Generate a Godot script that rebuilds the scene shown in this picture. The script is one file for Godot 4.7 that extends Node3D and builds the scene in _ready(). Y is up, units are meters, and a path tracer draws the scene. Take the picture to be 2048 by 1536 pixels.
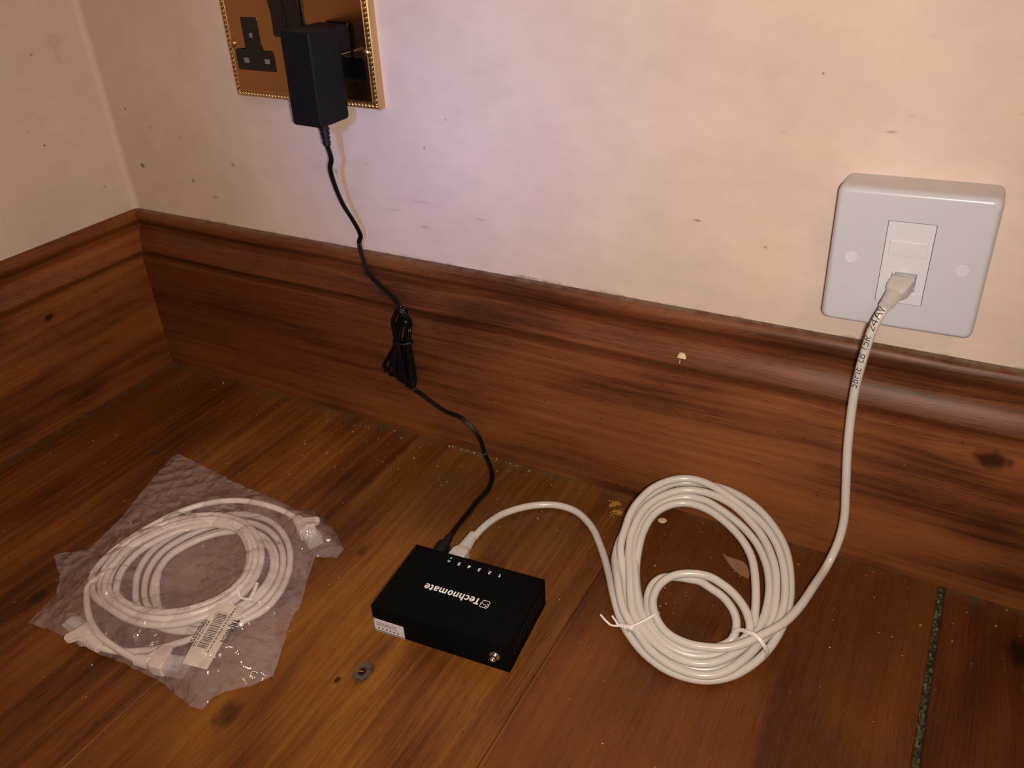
extends Node3D
# A room corner: skirting boards, plank floor, a brass socket with an adapter, a data socket, a small
# network switch, cables, and a bag of patch cables. Metres; the back wall is z = 0, the left wall x = 0.
const CORD_TOP := [301.3,265.6,36,301.5,254.5,34,297,245.6,32,295.7,229.6,28,297.2,212.8,23.5,300.5,197.6,18,300.7,183.1,12,294.1,173.3,7.5,297.2,167.1,10.5,301.2,161,13.5,309.8,149.7,17.5,327.2,141.7,22.2,340.1,136.7,26.5,346.7,131.8,29.5]
const CORD_END := [353.9,55.9,33.5,361.3,52.4,34,371.6,47.6,34.5,386.9,41.6,35,402.1,39.3,35,414,31,35,420.3,21,35,422.6,6,33.5,432.1,2.5,41.5,441.6,1.8,53.9,447.2,1.8,70,447,1.8,85.9,448.6,3,104.1,452.7,8,125.2,456.2,11.8,139.8]
const CORD_BUNDLE := [345.5,130.3,28.5,337.8,118.2,29.7,336.9,96.4,29.1,326.6,79.7,27.7,319.2,67.9,27.7,320.5,63,28.8,326.2,68.7,29.7,337.2,83.4,28.9,345.3,96.9,27.5,350.4,119.8,27.6,353.1,132.4,31.7,345.1,119.7,31.6,338.5,97.3,30.2,331.1,79.9,29.5,326.9,67.4,30.6,328.2,62.6,31.8,332.6,67.3,31.4,340.9,83,29.9,347.8,98.5,29.6,356.1,121.7,30.9,349,132.1,34,340.5,118.7,32.7,340.6,98.5,31.7,336.4,82,32.5,334.6,69.8,33.9,334.6,64,33.9,338.2,68,32.5,345,84.2,31.7,351,100.7,32.7,354.6,122.2,34,347.6,121.8,28.7,339.6,108.3,27.4,338.2,96,27.7,336.4,78.4,29.2,335.7,63.9,29.6,334.4,57.2,28.4,338.7,61.7,27.8,344.5,80.3,28,349.2,98.7,29.4,353.9,112.3,29.5,346.2,119.7,29.8,339.6,107,29.7,341.7,98.5,31.1,341.4,79.8,31.9,341.6,63.5,31,339.9,56.6,29.6,344.8,61.8,29.9,349.8,82,31.3,351.9,100.5,31.9,352.6,110.3,30.7,351.9,123.5,31.7,347,111.9,32.9,344.9,100.7,34.1,345,79.6,33.5,346.3,61.5,32.1,345.3,55.4,31.8,351,61.4,33.2,354.2,82.7,34.1,353.8,101.6,33.3,355.7,113.3,31.9,346.1,117.7,28.2,341.7,106.2,29.5,342,97.7,29.4,343,75.2,28,347.1,57.4,27.8,346.5,51.8,28.4,352.1,57.8,29.6,352.6,78.8,29.2,350.3,98.1,27.7,351.2,107.2,27.4]
const GREY_A := [474.3,13.5,136.3,474.3,13,128.2,474.8,10.5,112.6,477.8,7,96,490.2,4.5,77.3,507.6,4.2,67.2,525.1,4,66.7,544,4.5,78.1,561.2,6,98.4,576.1,8.5,120.3,591.2,10.9,145.2,602.1,7.7,159.1,613,5.6,168.3,626,3.9,175.8,644.3,2.9,180.7,664.6,3.3,178.3,680.5,5.5,168.6,692.6,9.5,151.1,698.6,13.9,131.8,699.7,18.9,110.3,695.7,23.6,89.8,686.9,28.6,67.7,673.1,33,51,655.2,36.8,38.9,634.5,37.4,31.6,613.5,36.8,32,594.4,35.1,39.4,581.1,30.4,59.9,576.8,23.8,88.7,578.8,18.2,113.3,589.4,19.7,135.3,602.8,14.8,156.7,616,11.4,166.6,629.2,9.3,175.8,647.3,8.2,180.7,664.5,8.5,179.3,676.3,10.2,171.9,684.4,13,159.4,691.1,15.9,142.1,696.3,18.5,126,696.7,22.5,110.8,691.8,27.6,91.1,684.3,31.7,75.4,675.3,34.9,64,662.6,37.3,53.7,643.7,40.8,45.3,632.5,43.2,41.8,616.5,44.1,38.1,604.5,43.8,39.4,594.1,42.5,45.2,585,40.1,55.5,579.7,36.6,68.3,577.6,33.5,79.7,578.6,29.5,94.5,581.8,25.1,111.6,592,14.7,128.4,603.9,10,151.2,615.5,8.2,161.6,631.2,6.1,170.8,648.5,4.8,174,662.4,4.8,171.8,674.6,6.3,165,685.9,9.8,149.9,692,14.9,132.4,691.7,19.9,115.4,687.5,25.4,95.9,681.5,29.6,82.4,671.4,33.3,68.5,658.4,36.4,57.6,642.6,39,48.4,629.6,39.8,45,618.8,39.9,44.4,607.1,39.3,47.2,597.4,37.8,53.7,589.9,35.7,62.8,585.1,33.4,72.9,583.6,29.5,87.7,585.4,24.7,103.6,596.8,19,130.9,608,14.4,153.7,618,12.8,163.1,632.9,10.8,171.4,648.4,10.1,174.6,660.7,10.5,172.8,669.6,11.7,167.7,678.2,13.5,157.7,684.9,14.9,141.9,687.4,17.3,126.8,686.1,20.3,108.7,682.8,22.8,95.3,677,25.7,82.8,666.6,28.8,69.3]
const GREY_B := [652,31.3,58.4,634.8,33.6,50.6,622.3,34.5,46.9,608.3,34.1,48.6,598.2,32.6,55.2,590.5,30.1,65.9,587.5,27.3,80.6,589.1,23.4,100.1,600.6,19.8,130,613.2,15.7,152.6,621,14.5,160.1,635.1,12.1,168.4,647.3,10.2,169.5,658.7,9.8,166.5,669.6,10.7,160.2,679.1,12.2,148.9,682.8,14.5,136.5,681.3,18.5,123.8,675.7,25.2,104,667.9,29.7,86.5,657.3,32.5,74.3,644.6,34.6,65.5,631.7,35.9,59.5,619.8,36.5,57.2,608.9,36.1,58.8,599.7,34.7,65.1,593.4,32.4,75.1,591.3,28.5,89.5,593.7,23.9,107.2,599.1,17.7,125,609.2,12.4,143.1,619.9,8.9,153.9,634.2,6.8,160.4,648.8,5.8,160.4,662,6.4,155.3,670.3,8.4,148.7,673.3,11.4,145.5,672.9,14.6,135.9,669.4,16.8,128.9,664.6,18.4,124.2,657.8,19.4,119.7,649.3,20.1,116.9,641.3,20.6,114.6,633.7,20,115,624.3,19.1,116.5,616.2,18.6,121,612.8,18,128.3,613,16.8,138.3,616.6,15.7,147.9,622.9,15.2,157,637.2,12.6,166,649.1,10.7,167.3,659.3,10.5,163.4,668.8,11.3,157.6,677.5,13.2,149.3,682.1,16.6,141.7,681.4,19.4,136.6,678.1,21.7,131.2,673.6,23.4,126.1,664.6,24.9,119.3,655.9,25.8,115.4,647.7,26.3,113.3,641.9,26.3,113.6,633.3,25.7,115.9,625.3,24.7,120.5,620.3,23.7,127.3,618,22.4,135.3,618.8,21.3,144.9,621.7,20.3,151.7,627.2,19.1,158.9,634.2,18,164.1,642.1,17.4,166.5,652.8,17.3,166.8,660.9,17.7,165.1,669.7,18.8,162.7,678.3,20.4,158.2,685.2,22.4,151.9,692.2,24.2,143.9,700.4,25.8,132.3,706.3,26.3,115.9,711.1,26.6,90.8,715,26.6,68,718.1,40.8,59,718.6,57,54,715.2,83.5,51,711.7,109.5,49,709.6,135.5,48,709.1,158.8,50,710.2,178.4,53,711.8,196.1,55,713.7,206.8,54.5,716,213.1,51]
const TIE_A := [610.9,6.2,165.7,612.1,16.9,171.2,614.3,18.3,169.9,617.2,19.8,167.9,620.7,21.6,164.7,624,23.1,160.8,625.8,22.4,156.4,625.8,17.4,152.1,624.6,11.4,149.8]
const TIE_TAIL_A := [606.5,14.1,169.2,603.1,13.8,170.4,599.7,13.2,170.7,595.7,14.9,170.2,592,19.2,170.6]
const TIE_TAIL_B := [605.9,14,169.4,604.1,14.6,169.5,601.9,16.4,168.6,599.4,19.6,168.6]
const TIE_KNOT := [606.3,14.1,168.9,609.1,15,169.8,611.5,16.1,169.7,613.7,16.6,170.1]
const TIE_B := [672.4,11.5,142.4,672.1,14.6,143.3,672.9,18.5,145.2,674.9,21,146.1,678.1,23.5,147,682.6,27.1,150.1,687,28.9,151.9,691,28.4,153.9,694,25.1,154.3,696.2,20,152.8,696.5,14.9,151.3,695.2,10.8,150.1]
const WHITE_UPPER := [340.8,11.5,178.5,334.8,12,177.9,311.8,13,176.5,278.4,13.5,183,254.8,13.5,199.9,243.1,14,221.4,235.5,14,252.5,236.6,14.5,278.3,243.2,15,294.8,255.1,16.5,303.9,266.6,16.6,310.1,283.9,16.8,312.9,310.9,16.9,313.9,334.1,17,306.5,351.2,17.1,290.9,359.8,17.2,269.6,358.7,17.4,249.6,347.7,17.5,229.3,330.7,17.6,214.5,306.5,17.7,204.8,282.8,17.9,206.9,260.1,18,221.1,246.8,18.1,242.9,242.6,18.2,265,250.3,18.4,287.8,262.8,18.5,302.3,272.5,18.4,307.8,287.1,18.2,310.4,310.1,18.1,310.7,331.2,18,303.6,347.1,17.9,288.8,355.4,17.7,269.1,354.4,17.6,250.6,344,17.5,231.8,327.9,17.4,217.8,306.5,17.3,208.9,285.6,17.1,211.1,265.2,17,224.3,253.2,16.9,244.1,249,16.7,264.6,255.4,16.6,285.4,266,16.5,298.5,274.5,16.6,303.6,287.1,16.8,306.3,306.6,16.9,306.2,326.2,17,299.5,341.3,17.1,285.9,350,17.2,268,349.7,17.4,251.3,340.3,17.5,234.3,325.6,17.6,221.4,307.5,17.7,213.7,289.9,17.9,216.4,272.4,18,228.7,262.3,18.1,247,258.7,18.2,266.1,264.3,18.4,285.1,273.7,18.5,297,280.1,18.6,302,290.3,18.7,305.1,307.6,18.9,305.2,326.8,19,299.3,342.2,19.1,286.6,351.6,19.2,269.2,352,19.4,252.5,343.2,19.5,235.1,328.7,19.6,221.5,309.3,19.7,212.8,289.5,19.9,214.5,269.4,20,226.9,256.7,20.1,246.3,251.6,20.2,266.7,257.3,20.4,288.1,267.8,20.5,302.1,276.6,20.5,307.5,290.2,20.5,310.4,311.9,20.5,310.8,332.7,20.5,304.1,348.6,20.5,289.9,357.4,20.5,270.7,356.8,20.5,252.6,346.9,20.5,233.9,331.2,20.5,219.9,309.8,20.5,210.9,288.6,20.5,212.8,267.7,20.5,225.8,255,20.5,246,250.4,20.5,266.8,256.8,20.5,288.3,253,16.5,304.9,260.2,14.5,313,271.1,12.5,320.7,283.1,11,326.5,295.9,9.5,329.7,313.6,8.5,331.3,332,8.5,331.8]
const WHITE_LOWER := [298,6.5,334.9,309.3,5.5,331.8,320.4,5,326.3,332.7,4.5,317.2,343,4.5,305.9,374.8,6.6,263.6,374.2,6.8,241.6,361.8,7,216.9,339.8,7.2,196.6,312.3,7.4,186.4,284.4,7.6,191.3,266.1,7.7,209.6,256.8,7.9,232,255.5,8.1,253.5,264.4,8.3,273.6,278.1,8.5,287.8,289.8,8.3,296.6,306.3,8.1,303,327.3,7.9,304.1,345.3,7.7,297.1,360.1,7.6,281.8,369.5,7.4,262.7,368.8,7.2,242,357.9,7,220.2,338.1,6.8,202.4,313.7,6.6,193.7,289.4,6.4,197.4,272.9,6.2,212.6,263.6,6.1,232,261.3,5.9,250.3,268.3,5.7,268.7,279.4,5.5,281.8,289.3,5.7,289.5,303.3,5.9,295.8,322.1,6.1,298,338.9,6.2,292.7,353,6.4,279.2,362.7,6.6,260.7,362.8,6.8,241.9,354,7,223.5,337.1,7.2,208.6,316.5,7.4,201.9,296.6,7.6,205,282.6,7.7,217.7,274.3,7.9,234.5,271.8,8.1,250.1,277.9,8.3,267.1,287,8.5,279.4,294.4,8.5,285.8,305.3,8.5,292,321.8,8.5,295.2,337.2,8.5,291.3,350.8,8.5,279.1,360.6,8.5,261,361.1,8.5,243.1,353.4,8.5,226.2,337.7,8.5,212.1,318.4,8.5,205.6,299.4,8.5,207.8,285.4,8.5,219.2,276.5,8.5,235.1,273.2,8.5,250.1,278.5,8.5,267,325.3,9,301.4,346.4,9,296.3,365.5,8.5,293.4]
const BAG_OUTLINE := [178.4,1,286.1,199.8,1,270.1,190.7,1,230.8,176.6,1,195.3,161.7,1,152.7,163.9,1,146.6,205.5,1,151,245.7,1,155.6,285.9,1,158.1,326.1,1,161,346.3,1,159.5,364.9,1,168.4,382.7,1,181.4,384.5,1,191.5,368.2,1,197,372.4,1,206.3,381.7,1,223.7,391,1,239.8,395.7,1,256.7,406.2,1,276,416.7,1,296.2,408.9,1,309.5,398,1,319.6,393.6,1,326.9,395,1,336.6,385.3,1,338.2,372.4,1,336.3,358.6,1,333.4,339.3,1,333.8,317.4,1,334.2,295.8,1,336.6,277.6,1,336.5,249.5,1,337.6,225.9,1,340.6,222.6,1,326.5,220.5,1,313.9,204.1,1,299.1]
const LABEL_QUAD := [356.6,16,322.9,385.4,15.5,318.8,374.2,20.5,272.9,359.2,20.5,295.2]
const LABEL_SIDE := [374,16,317.9]

var names_taken := {}
var M := {}
var rng := RandomNumberGenerator.new()

# ------------------------------------------------------------------ mesh building
class MB:
	var v := PackedVector3Array()
	var n := PackedVector3Array()
	var u := PackedVector2Array()
	var c := PackedColorArray()
	var xf := Transform3D()
	var col := Color.WHITE

	func tri(a: Vector3, b: Vector3, d: Vector3, ua := Vector2.ZERO, ub := Vector2.ZERO, ud := Vector2.ZERO) -> void:
		v.append(xf * a); v.append(xf * b); v.append(xf * d)
		u.append(ua); u.append(ub); u.append(ud)
		for i in 3:
			n.append(Vector3.ZERO); c.append(col)

	func trin(a: Vector3, b: Vector3, d: Vector3, na: Vector3, nb: Vector3, nd: Vector3, ua := Vector2.ZERO, ub := Vector2.ZERO, ud := Vector2.ZERO) -> void:
		v.append(xf * a); v.append(xf * b); v.append(xf * d)
		u.append(ua); u.append(ub); u.append(ud)
		n.append(xf.basis * na); n.append(xf.basis * nb); n.append(xf.basis * nd)
		for i in 3:
			c.append(col)

	func quad(a: Vector3, b: Vector3, d: Vector3, e: Vector3, ua := Vector2.ZERO, ub := Vector2.ZERO, ud := Vector2.ZERO, ue := Vector2.ZERO) -> void:
		tri(a, b, d, ua, ub, ud)
		tri(a, d, e, ua, ud, ue)

	func stitch(A: Array, B: Array) -> void:
		var k := A.size()
		for i in k:
			var j := (i + 1) % k
			quad(A[i], A[j], B[j], B[i])

	func fan(A: Array) -> void:
		var m := Vector3.ZERO
		for p in A:
			m += p
		m /= A.size()
		for i in A.size():
			tri(m, A[i], A[(i + 1) % A.size()])

	func loft(loops: Array, cap0 := true, cap1 := true) -> void:
		for i in loops.size() - 1:
			stitch(loops[i], loops[i + 1])
		if cap0:
			var r: Array = loops[0].duplicate(); r.reverse(); fan(r)
		if cap1:
			fan(loops[-1])

	func box(size: Vector3, at := Vector3.ZERO, bev := 0.0) -> void:
		var h := size / 2
		if bev <= 0.0:
			var lo: Array = []
			var hi: Array = []
			for s in [Vector2(-1, -1), Vector2(1, -1), Vector2(1, 1), Vector2(-1, 1)]:
				lo.append(at + Vector3(s.x * h.x, s.y * h.y, -h.z)); hi.append(at + Vector3(s.x * h.x, s.y * h.y, h.z))
			loft([lo, hi])
			return
		var L: Array = []
		for k in [[bev, 0.0], [0.3 * bev, 0.3 * bev], [0.0, bev]]:
			L.append(MB.rr(size.x - 2 * k[0], size.y - 2 * k[0], bev, -h.z + k[1], at.x, at.y, 3, at.z))
		for k in [[0.0, bev], [0.3 * bev, 0.3 * bev], [bev, 0.0]]:
			L.append(MB.rr(size.x - 2 * k[0], size.y - 2 * k[0], bev, h.z - k[1], at.x, at.y, 3, at.z))
		loft(L)

	static func rr(w: float, h: float, r: float, z: float, cx := 0.0, cy := 0.0, seg := 5, dz := 0.0) -> Array:
		var out: Array = []
		r = minf(r, minf(w, h) * 0.499)
		var q := [Vector2(1, 1), Vector2(-1, 1), Vector2(-1, -1), Vector2(1, -1)]
		for k in 4:
			for i in seg + 1:
				var a := PI / 2 * (k + float(i) / seg)
				out.append(Vector3(cx + q[k].x * (w / 2 - r) + r * cos(a), cy + q[k].y * (h / 2 - r) + r * sin(a), z + dz))
		return out

	static func ring(r: float, z: float, k := 16, sx := 1.0, sy := 1.0, cx := 0.0, cy := 0.0) -> Array:
		var out: Array = []
		for i in k:
			var a := TAU * i / k
			out.append(Vector3(cx + cos(a) * r * sx, cy + sin(a) * r * sy, z))
		return out

	# tube along points; rx, ry half sizes of the section; up fixes the section's ry axis when given
	func tube(p: Array, rx: float, ry := -1.0, sides := 12, up := Vector3.ZERO, taper: Array = [], shift := 0.0) -> void:
		if ry < 0.0:
			ry = rx
		var k := p.size()
		var T: Array = []
		for i in k:
			T.append((p[mini(i + 1, k - 1)] - p[maxi(i - 1, 0)]).normalized())
		var t0: Vector3 = T[0]
		var nrm := up if up != Vector3.ZERO else (Vector3.UP if absf(t0.y) < 0.9 else Vector3.RIGHT)
		var rows: Array = []
		var rown: Array = []
		var s := 0.0
		var lens: Array = []
		for i in k:
			var t: Vector3 = T[i]
			nrm = ((up if up != Vector3.ZERO else nrm) - t * t.dot(up if up != Vector3.ZERO else nrm)).normalized()
			var b := t.cross(nrm)
			var f: float = taper[i] if taper.size() else 1.0
			var r: Array = []
			var rn: Array = []
			for j in sides + 1:
				var a := TAU * j / sides
				r.append(p[i] + b * (cos(a) * rx * f) + nrm * (sin(a) * ry * f + shift))
				rn.append((b * (cos(a) / rx) + nrm * (sin(a) / ry)).normalized())
			rows.append(r); rown.append(rn)
			if i > 0:
				s += p[i].distance_to(p[i - 1])
			lens.append(s)
		for i in k - 1:
			for j in sides:
				var ua := Vector2(float(j) / sides, lens[i])
				var ub := Vector2(float(j + 1) / sides, lens[i])
				var uc := Vector2(float(j + 1) / sides, lens[i + 1])
				var ud := Vector2(float(j) / sides, lens[i + 1])
				trin(rows[i][j], rows[i][j + 1], rows[i + 1][j + 1], rown[i][j], rown[i][j + 1], rown[i + 1][j + 1], ua, ub, uc)
				trin(rows[i][j], rows[i + 1][j + 1], rows[i + 1][j], rown[i][j], rown[i + 1][j + 1], rown[i + 1][j], ua, uc, ud)
		for e in [[0, -1.0], [k - 1, 1.0]]:
			var m: Vector3 = p[e[0]]
			var en: Vector3 = T[e[0]] * e[1]
			for j in sides:
				trin(m, rows[e[0]][j], rows[e[0]][j + 1], en, en, en)

	func ball(r: Vector3, at := Vector3.ZERO, ks := 10, kt := 6) -> void:
		for i in kt:
			for j in ks:
				var q: Array = []
				for d in [[0, 0], [0, 1], [1, 1], [1, 0]]:
					var th: float = PI * (i + d[0]) / kt
					var ph: float = TAU * (j + d[1]) / ks
					q.append(Vector3(sin(th) * cos(ph), cos(th), sin(th) * sin(ph)))
				var w: Array = []
				for d in q:
					w.append((d / r).normalized())
				trin(at + q[0] * r, at + q[1] * r, at + q[2] * r, w[0], w[1], w[2])
				trin(at + q[0] * r, at + q[2] * r, at + q[3] * r, w[0], w[2], w[3])

	func prism(poly: PackedVector2Array, z0: float, z1: float) -> void:
		var id := Geometry2D.triangulate_polygon(poly)
		for i in range(0, id.size(), 3):
			var a := poly[id[i]]; var b := poly[id[i + 1]]; var d := poly[id[i + 2]]
			tri(Vector3(a.x, a.y, z1), Vector3(b.x, b.y, z1), Vector3(d.x, d.y, z1))
			tri(Vector3(b.x, b.y, z0), Vector3(a.x, a.y, z0), Vector3(d.x, d.y, z0))
		var turn := 0.0
		for i in poly.size():
			turn += poly[i].cross(poly[(i + 1) % poly.size()])
		for i in poly.size():
			var a := poly[i]; var b := poly[(i + 1) % poly.size()]
			if turn < 0.0:
				var t := a; a = b; b = t
			quad(Vector3(a.x, a.y, z0), Vector3(b.x, b.y, z0), Vector3(b.x, b.y, z1), Vector3(a.x, a.y, z1))

	func add_mesh(m: Mesh, x: Transform3D) -> void:
		for sf in m.get_surface_count():
			var a := m.surface_get_arrays(sf)
			var pv: PackedVector3Array = a[Mesh.ARRAY_VERTEX]
			var pn: PackedVector3Array = a[Mesh.ARRAY_NORMAL]
			var id = a[Mesh.ARRAY_INDEX]
			if id == null:
				id = range(pv.size())
			for i in range(0, id.size(), 3):
				trin(x * pv[id[i]], x * pv[id[i + 1]], x * pv[id[i + 2]], x.basis * pn[id[i]], x.basis * pn[id[i + 1]], x.basis * pn[id[i + 2]])

	func mesh(mat: Material, angle := 40.0, colours := false) -> ArrayMesh:
		var vol := 0.0
		for i in range(0, v.size(), 3):
			if n[i] == Vector3.ZERO:
				vol += v[i].dot(v[i + 1].cross(v[i + 2]))
		var fn := PackedVector3Array()
		var at := {}
		for i in range(0, v.size(), 3):
			var g := (v[i + 1] - v[i]).cross(v[i + 2] - v[i])
			var swap := false
			if n[i] == Vector3.ZERO:
				swap = vol > 0.0
			else:
				swap = g.dot(n[i] + n[i + 1] + n[i + 2]) > 0.0
			if swap:
				var t := v[i + 1]; v[i + 1] = v[i + 2]; v[i + 2] = t
				var tn := n[i + 1]; n[i + 1] = n[i + 2]; n[i + 2] = tn
				var tu := u[i + 1]; u[i + 1] = u[i + 2]; u[i + 2] = tu
				g = -g
			fn.append(-g)
			if n[i] == Vector3.ZERO:
				for k in 3:
					var key := Vector3i((v[i + k] * 200000.0).round())
					if not at.has(key):
						at[key] = PackedInt32Array()
					at[key].append(i / 3)
		var lim := cos(deg_to_rad(angle))
		for i in range(0, v.size(), 3):
			if n[i] != Vector3.ZERO:
				continue
			var own := fn[i / 3].normalized()
			for k in 3:
				var s := Vector3.ZERO
				for f in at[Vector3i((v[i + k] * 200000.0).round())]:
					if fn[f].normalized().dot(own) >= lim:
						s += fn[f]
				n[i + k] = s.normalized() if s.length() > 0.0 else Vector3.UP
		var a := []
		a.resize(Mesh.ARRAY_MAX)
		a[Mesh.ARRAY_VERTEX] = v; a[Mesh.ARRAY_NORMAL] = n; a[Mesh.ARRAY_TEX_UV] = u
		if colours:
			a[Mesh.ARRAY_COLOR] = c
		var m := ArrayMesh.new()
		m.add_surface_from_arrays(Mesh.PRIMITIVE_TRIANGLES, a)
		m.surface_set_material(0, mat)
		return m

# ------------------------------------------------------------------ scene helpers
func obj(called: String, mb: MB, mat: Material, parent: Node = self, angle := 40.0, colours := false) -> MeshInstance3D:
	var o := MeshInstance3D.new()
	o.name = numbered(called) if parent == self else called
	o.mesh = mb.mesh(mat, angle, colours)
	parent.add_child(o, true)
	return o

func numbered(called: String) -> String:
	var k: int = names_taken.get(called, 0)
	names_taken[called] = k + 1
	return called if k == 0 else "%s_%03d" % [called, k]

func tag(o: Node, label: String, category: String, group := "") -> Node:
	o.set_meta("label", label); o.set_meta("category", category)
	if group:
		o.set_meta("group", group)
	return o

func thing(called: String, label: String, category: String, at := Vector3.ZERO, group := "") -> Node3D:
	var o := Node3D.new()
	o.name = numbered(called); add_child(o, true); o.position = at
	tag(o, label, category, group)
	return o

func node(called: String, parent: Node, x := Transform3D()) -> Node3D:
	var o := Node3D.new()
	o.name = called; parent.add_child(o, true); o.transform = x
	return o

func struct(o: Node) -> Node:
	o.set_meta("kind", "structure")
	return o

func pts(mm: Array) -> Array:
	var out: Array = []
	for i in range(0, mm.size(), 3):
		out.append(Vector3(mm[i], mm[i + 1], mm[i + 2]) / 1000.0)
	return out

func smooth(p: Array, k := 5, closed := false) -> Array:
	var out: Array = []
	var m := p.size()
	for i in (m if closed else m - 1):
		var a: Vector3 = p[(i - 1 + m) % m] if closed or i > 0 else p[0] * 2 - p[1]
		var b: Vector3 = p[i]
		var c: Vector3 = p[(i + 1) % m]
		var d: Vector3 = p[(i + 2) % m] if closed or i + 2 < m else c * 2 - b
		var t1 := pow(maxf(a.distance_to(b), 1e-6), 0.5)
		var t2 := pow(maxf(b.distance_to(c), 1e-6), 0.5)
		var t3 := pow(maxf(c.distance_to(d), 1e-6), 0.5)
		var m1 := ((b - a) / t1 - (c - a) / (t1 + t2) + (c - b) / t2) * t2
		var m2 := ((c - b) / t2 - (d - b) / (t2 + t3) + (d - c) / t3) * t2
		for j in k:
			var s := float(j) / k
			var s2 := s * s
			var s3 := s2 * s
			out.append(b * (2 * s3 - 3 * s2 + 1) + m1 * (s3 - 2 * s2 + s) + c * (-2 * s3 + 3 * s2) + m2 * (s3 - s2))
	if not closed:
		out.append(p[-1])
	return out

func facing(at: Vector3, towards: Vector3, up := Vector3.UP) -> Transform3D:   # local +z looks along towards
	var z := towards.normalized()
	var x := up.cross(z).normalized()
	return Transform3D(Basis(x, z.cross(x), z), at)

func text_mesh(words: String, height: float, bold := false, depth := 0.00012) -> TextMesh:
	var f := SystemFont.new()
	f.font_names = PackedStringArray(["Droid Sans"])
	if bold:
		f.font_weight = 700
	var t := TextMesh.new()
	t.font = f; t.text = words; t.font_size = 64; t.pixel_size = height / 46.0; t.depth = depth; t.curve_step = 2.0
	return t

func mat(called: String, col: Color, rough: float, metal := 0.0) -> StandardMaterial3D:
	var m := StandardMaterial3D.new()
	m.resource_name = called; m.albedo_color = col; m.roughness = rough; m.metallic = metal
	M[called] = m
	return m

func noise(sd: int, freq: float, oct := 2) -> FastNoiseLite:
	var f := FastNoiseLite.new()
	f.seed = sd; f.frequency = freq; f.noise_type = FastNoiseLite.TYPE_SIMPLEX_SMOOTH
	f.fractal_octaves = oct; f.fractal_type = FastNoiseLite.FRACTAL_FBM if oct > 1 else FastNoiseLite.FRACTAL_NONE
	return f

func bump_texture(sd: int, freq: float, oct := 3, size := 512) -> NoiseTexture2D:
	var t := NoiseTexture2D.new()
	t.width = size; t.height = size; t.seamless = true; t.noise = noise(sd, freq, oct)
	return t

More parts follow.
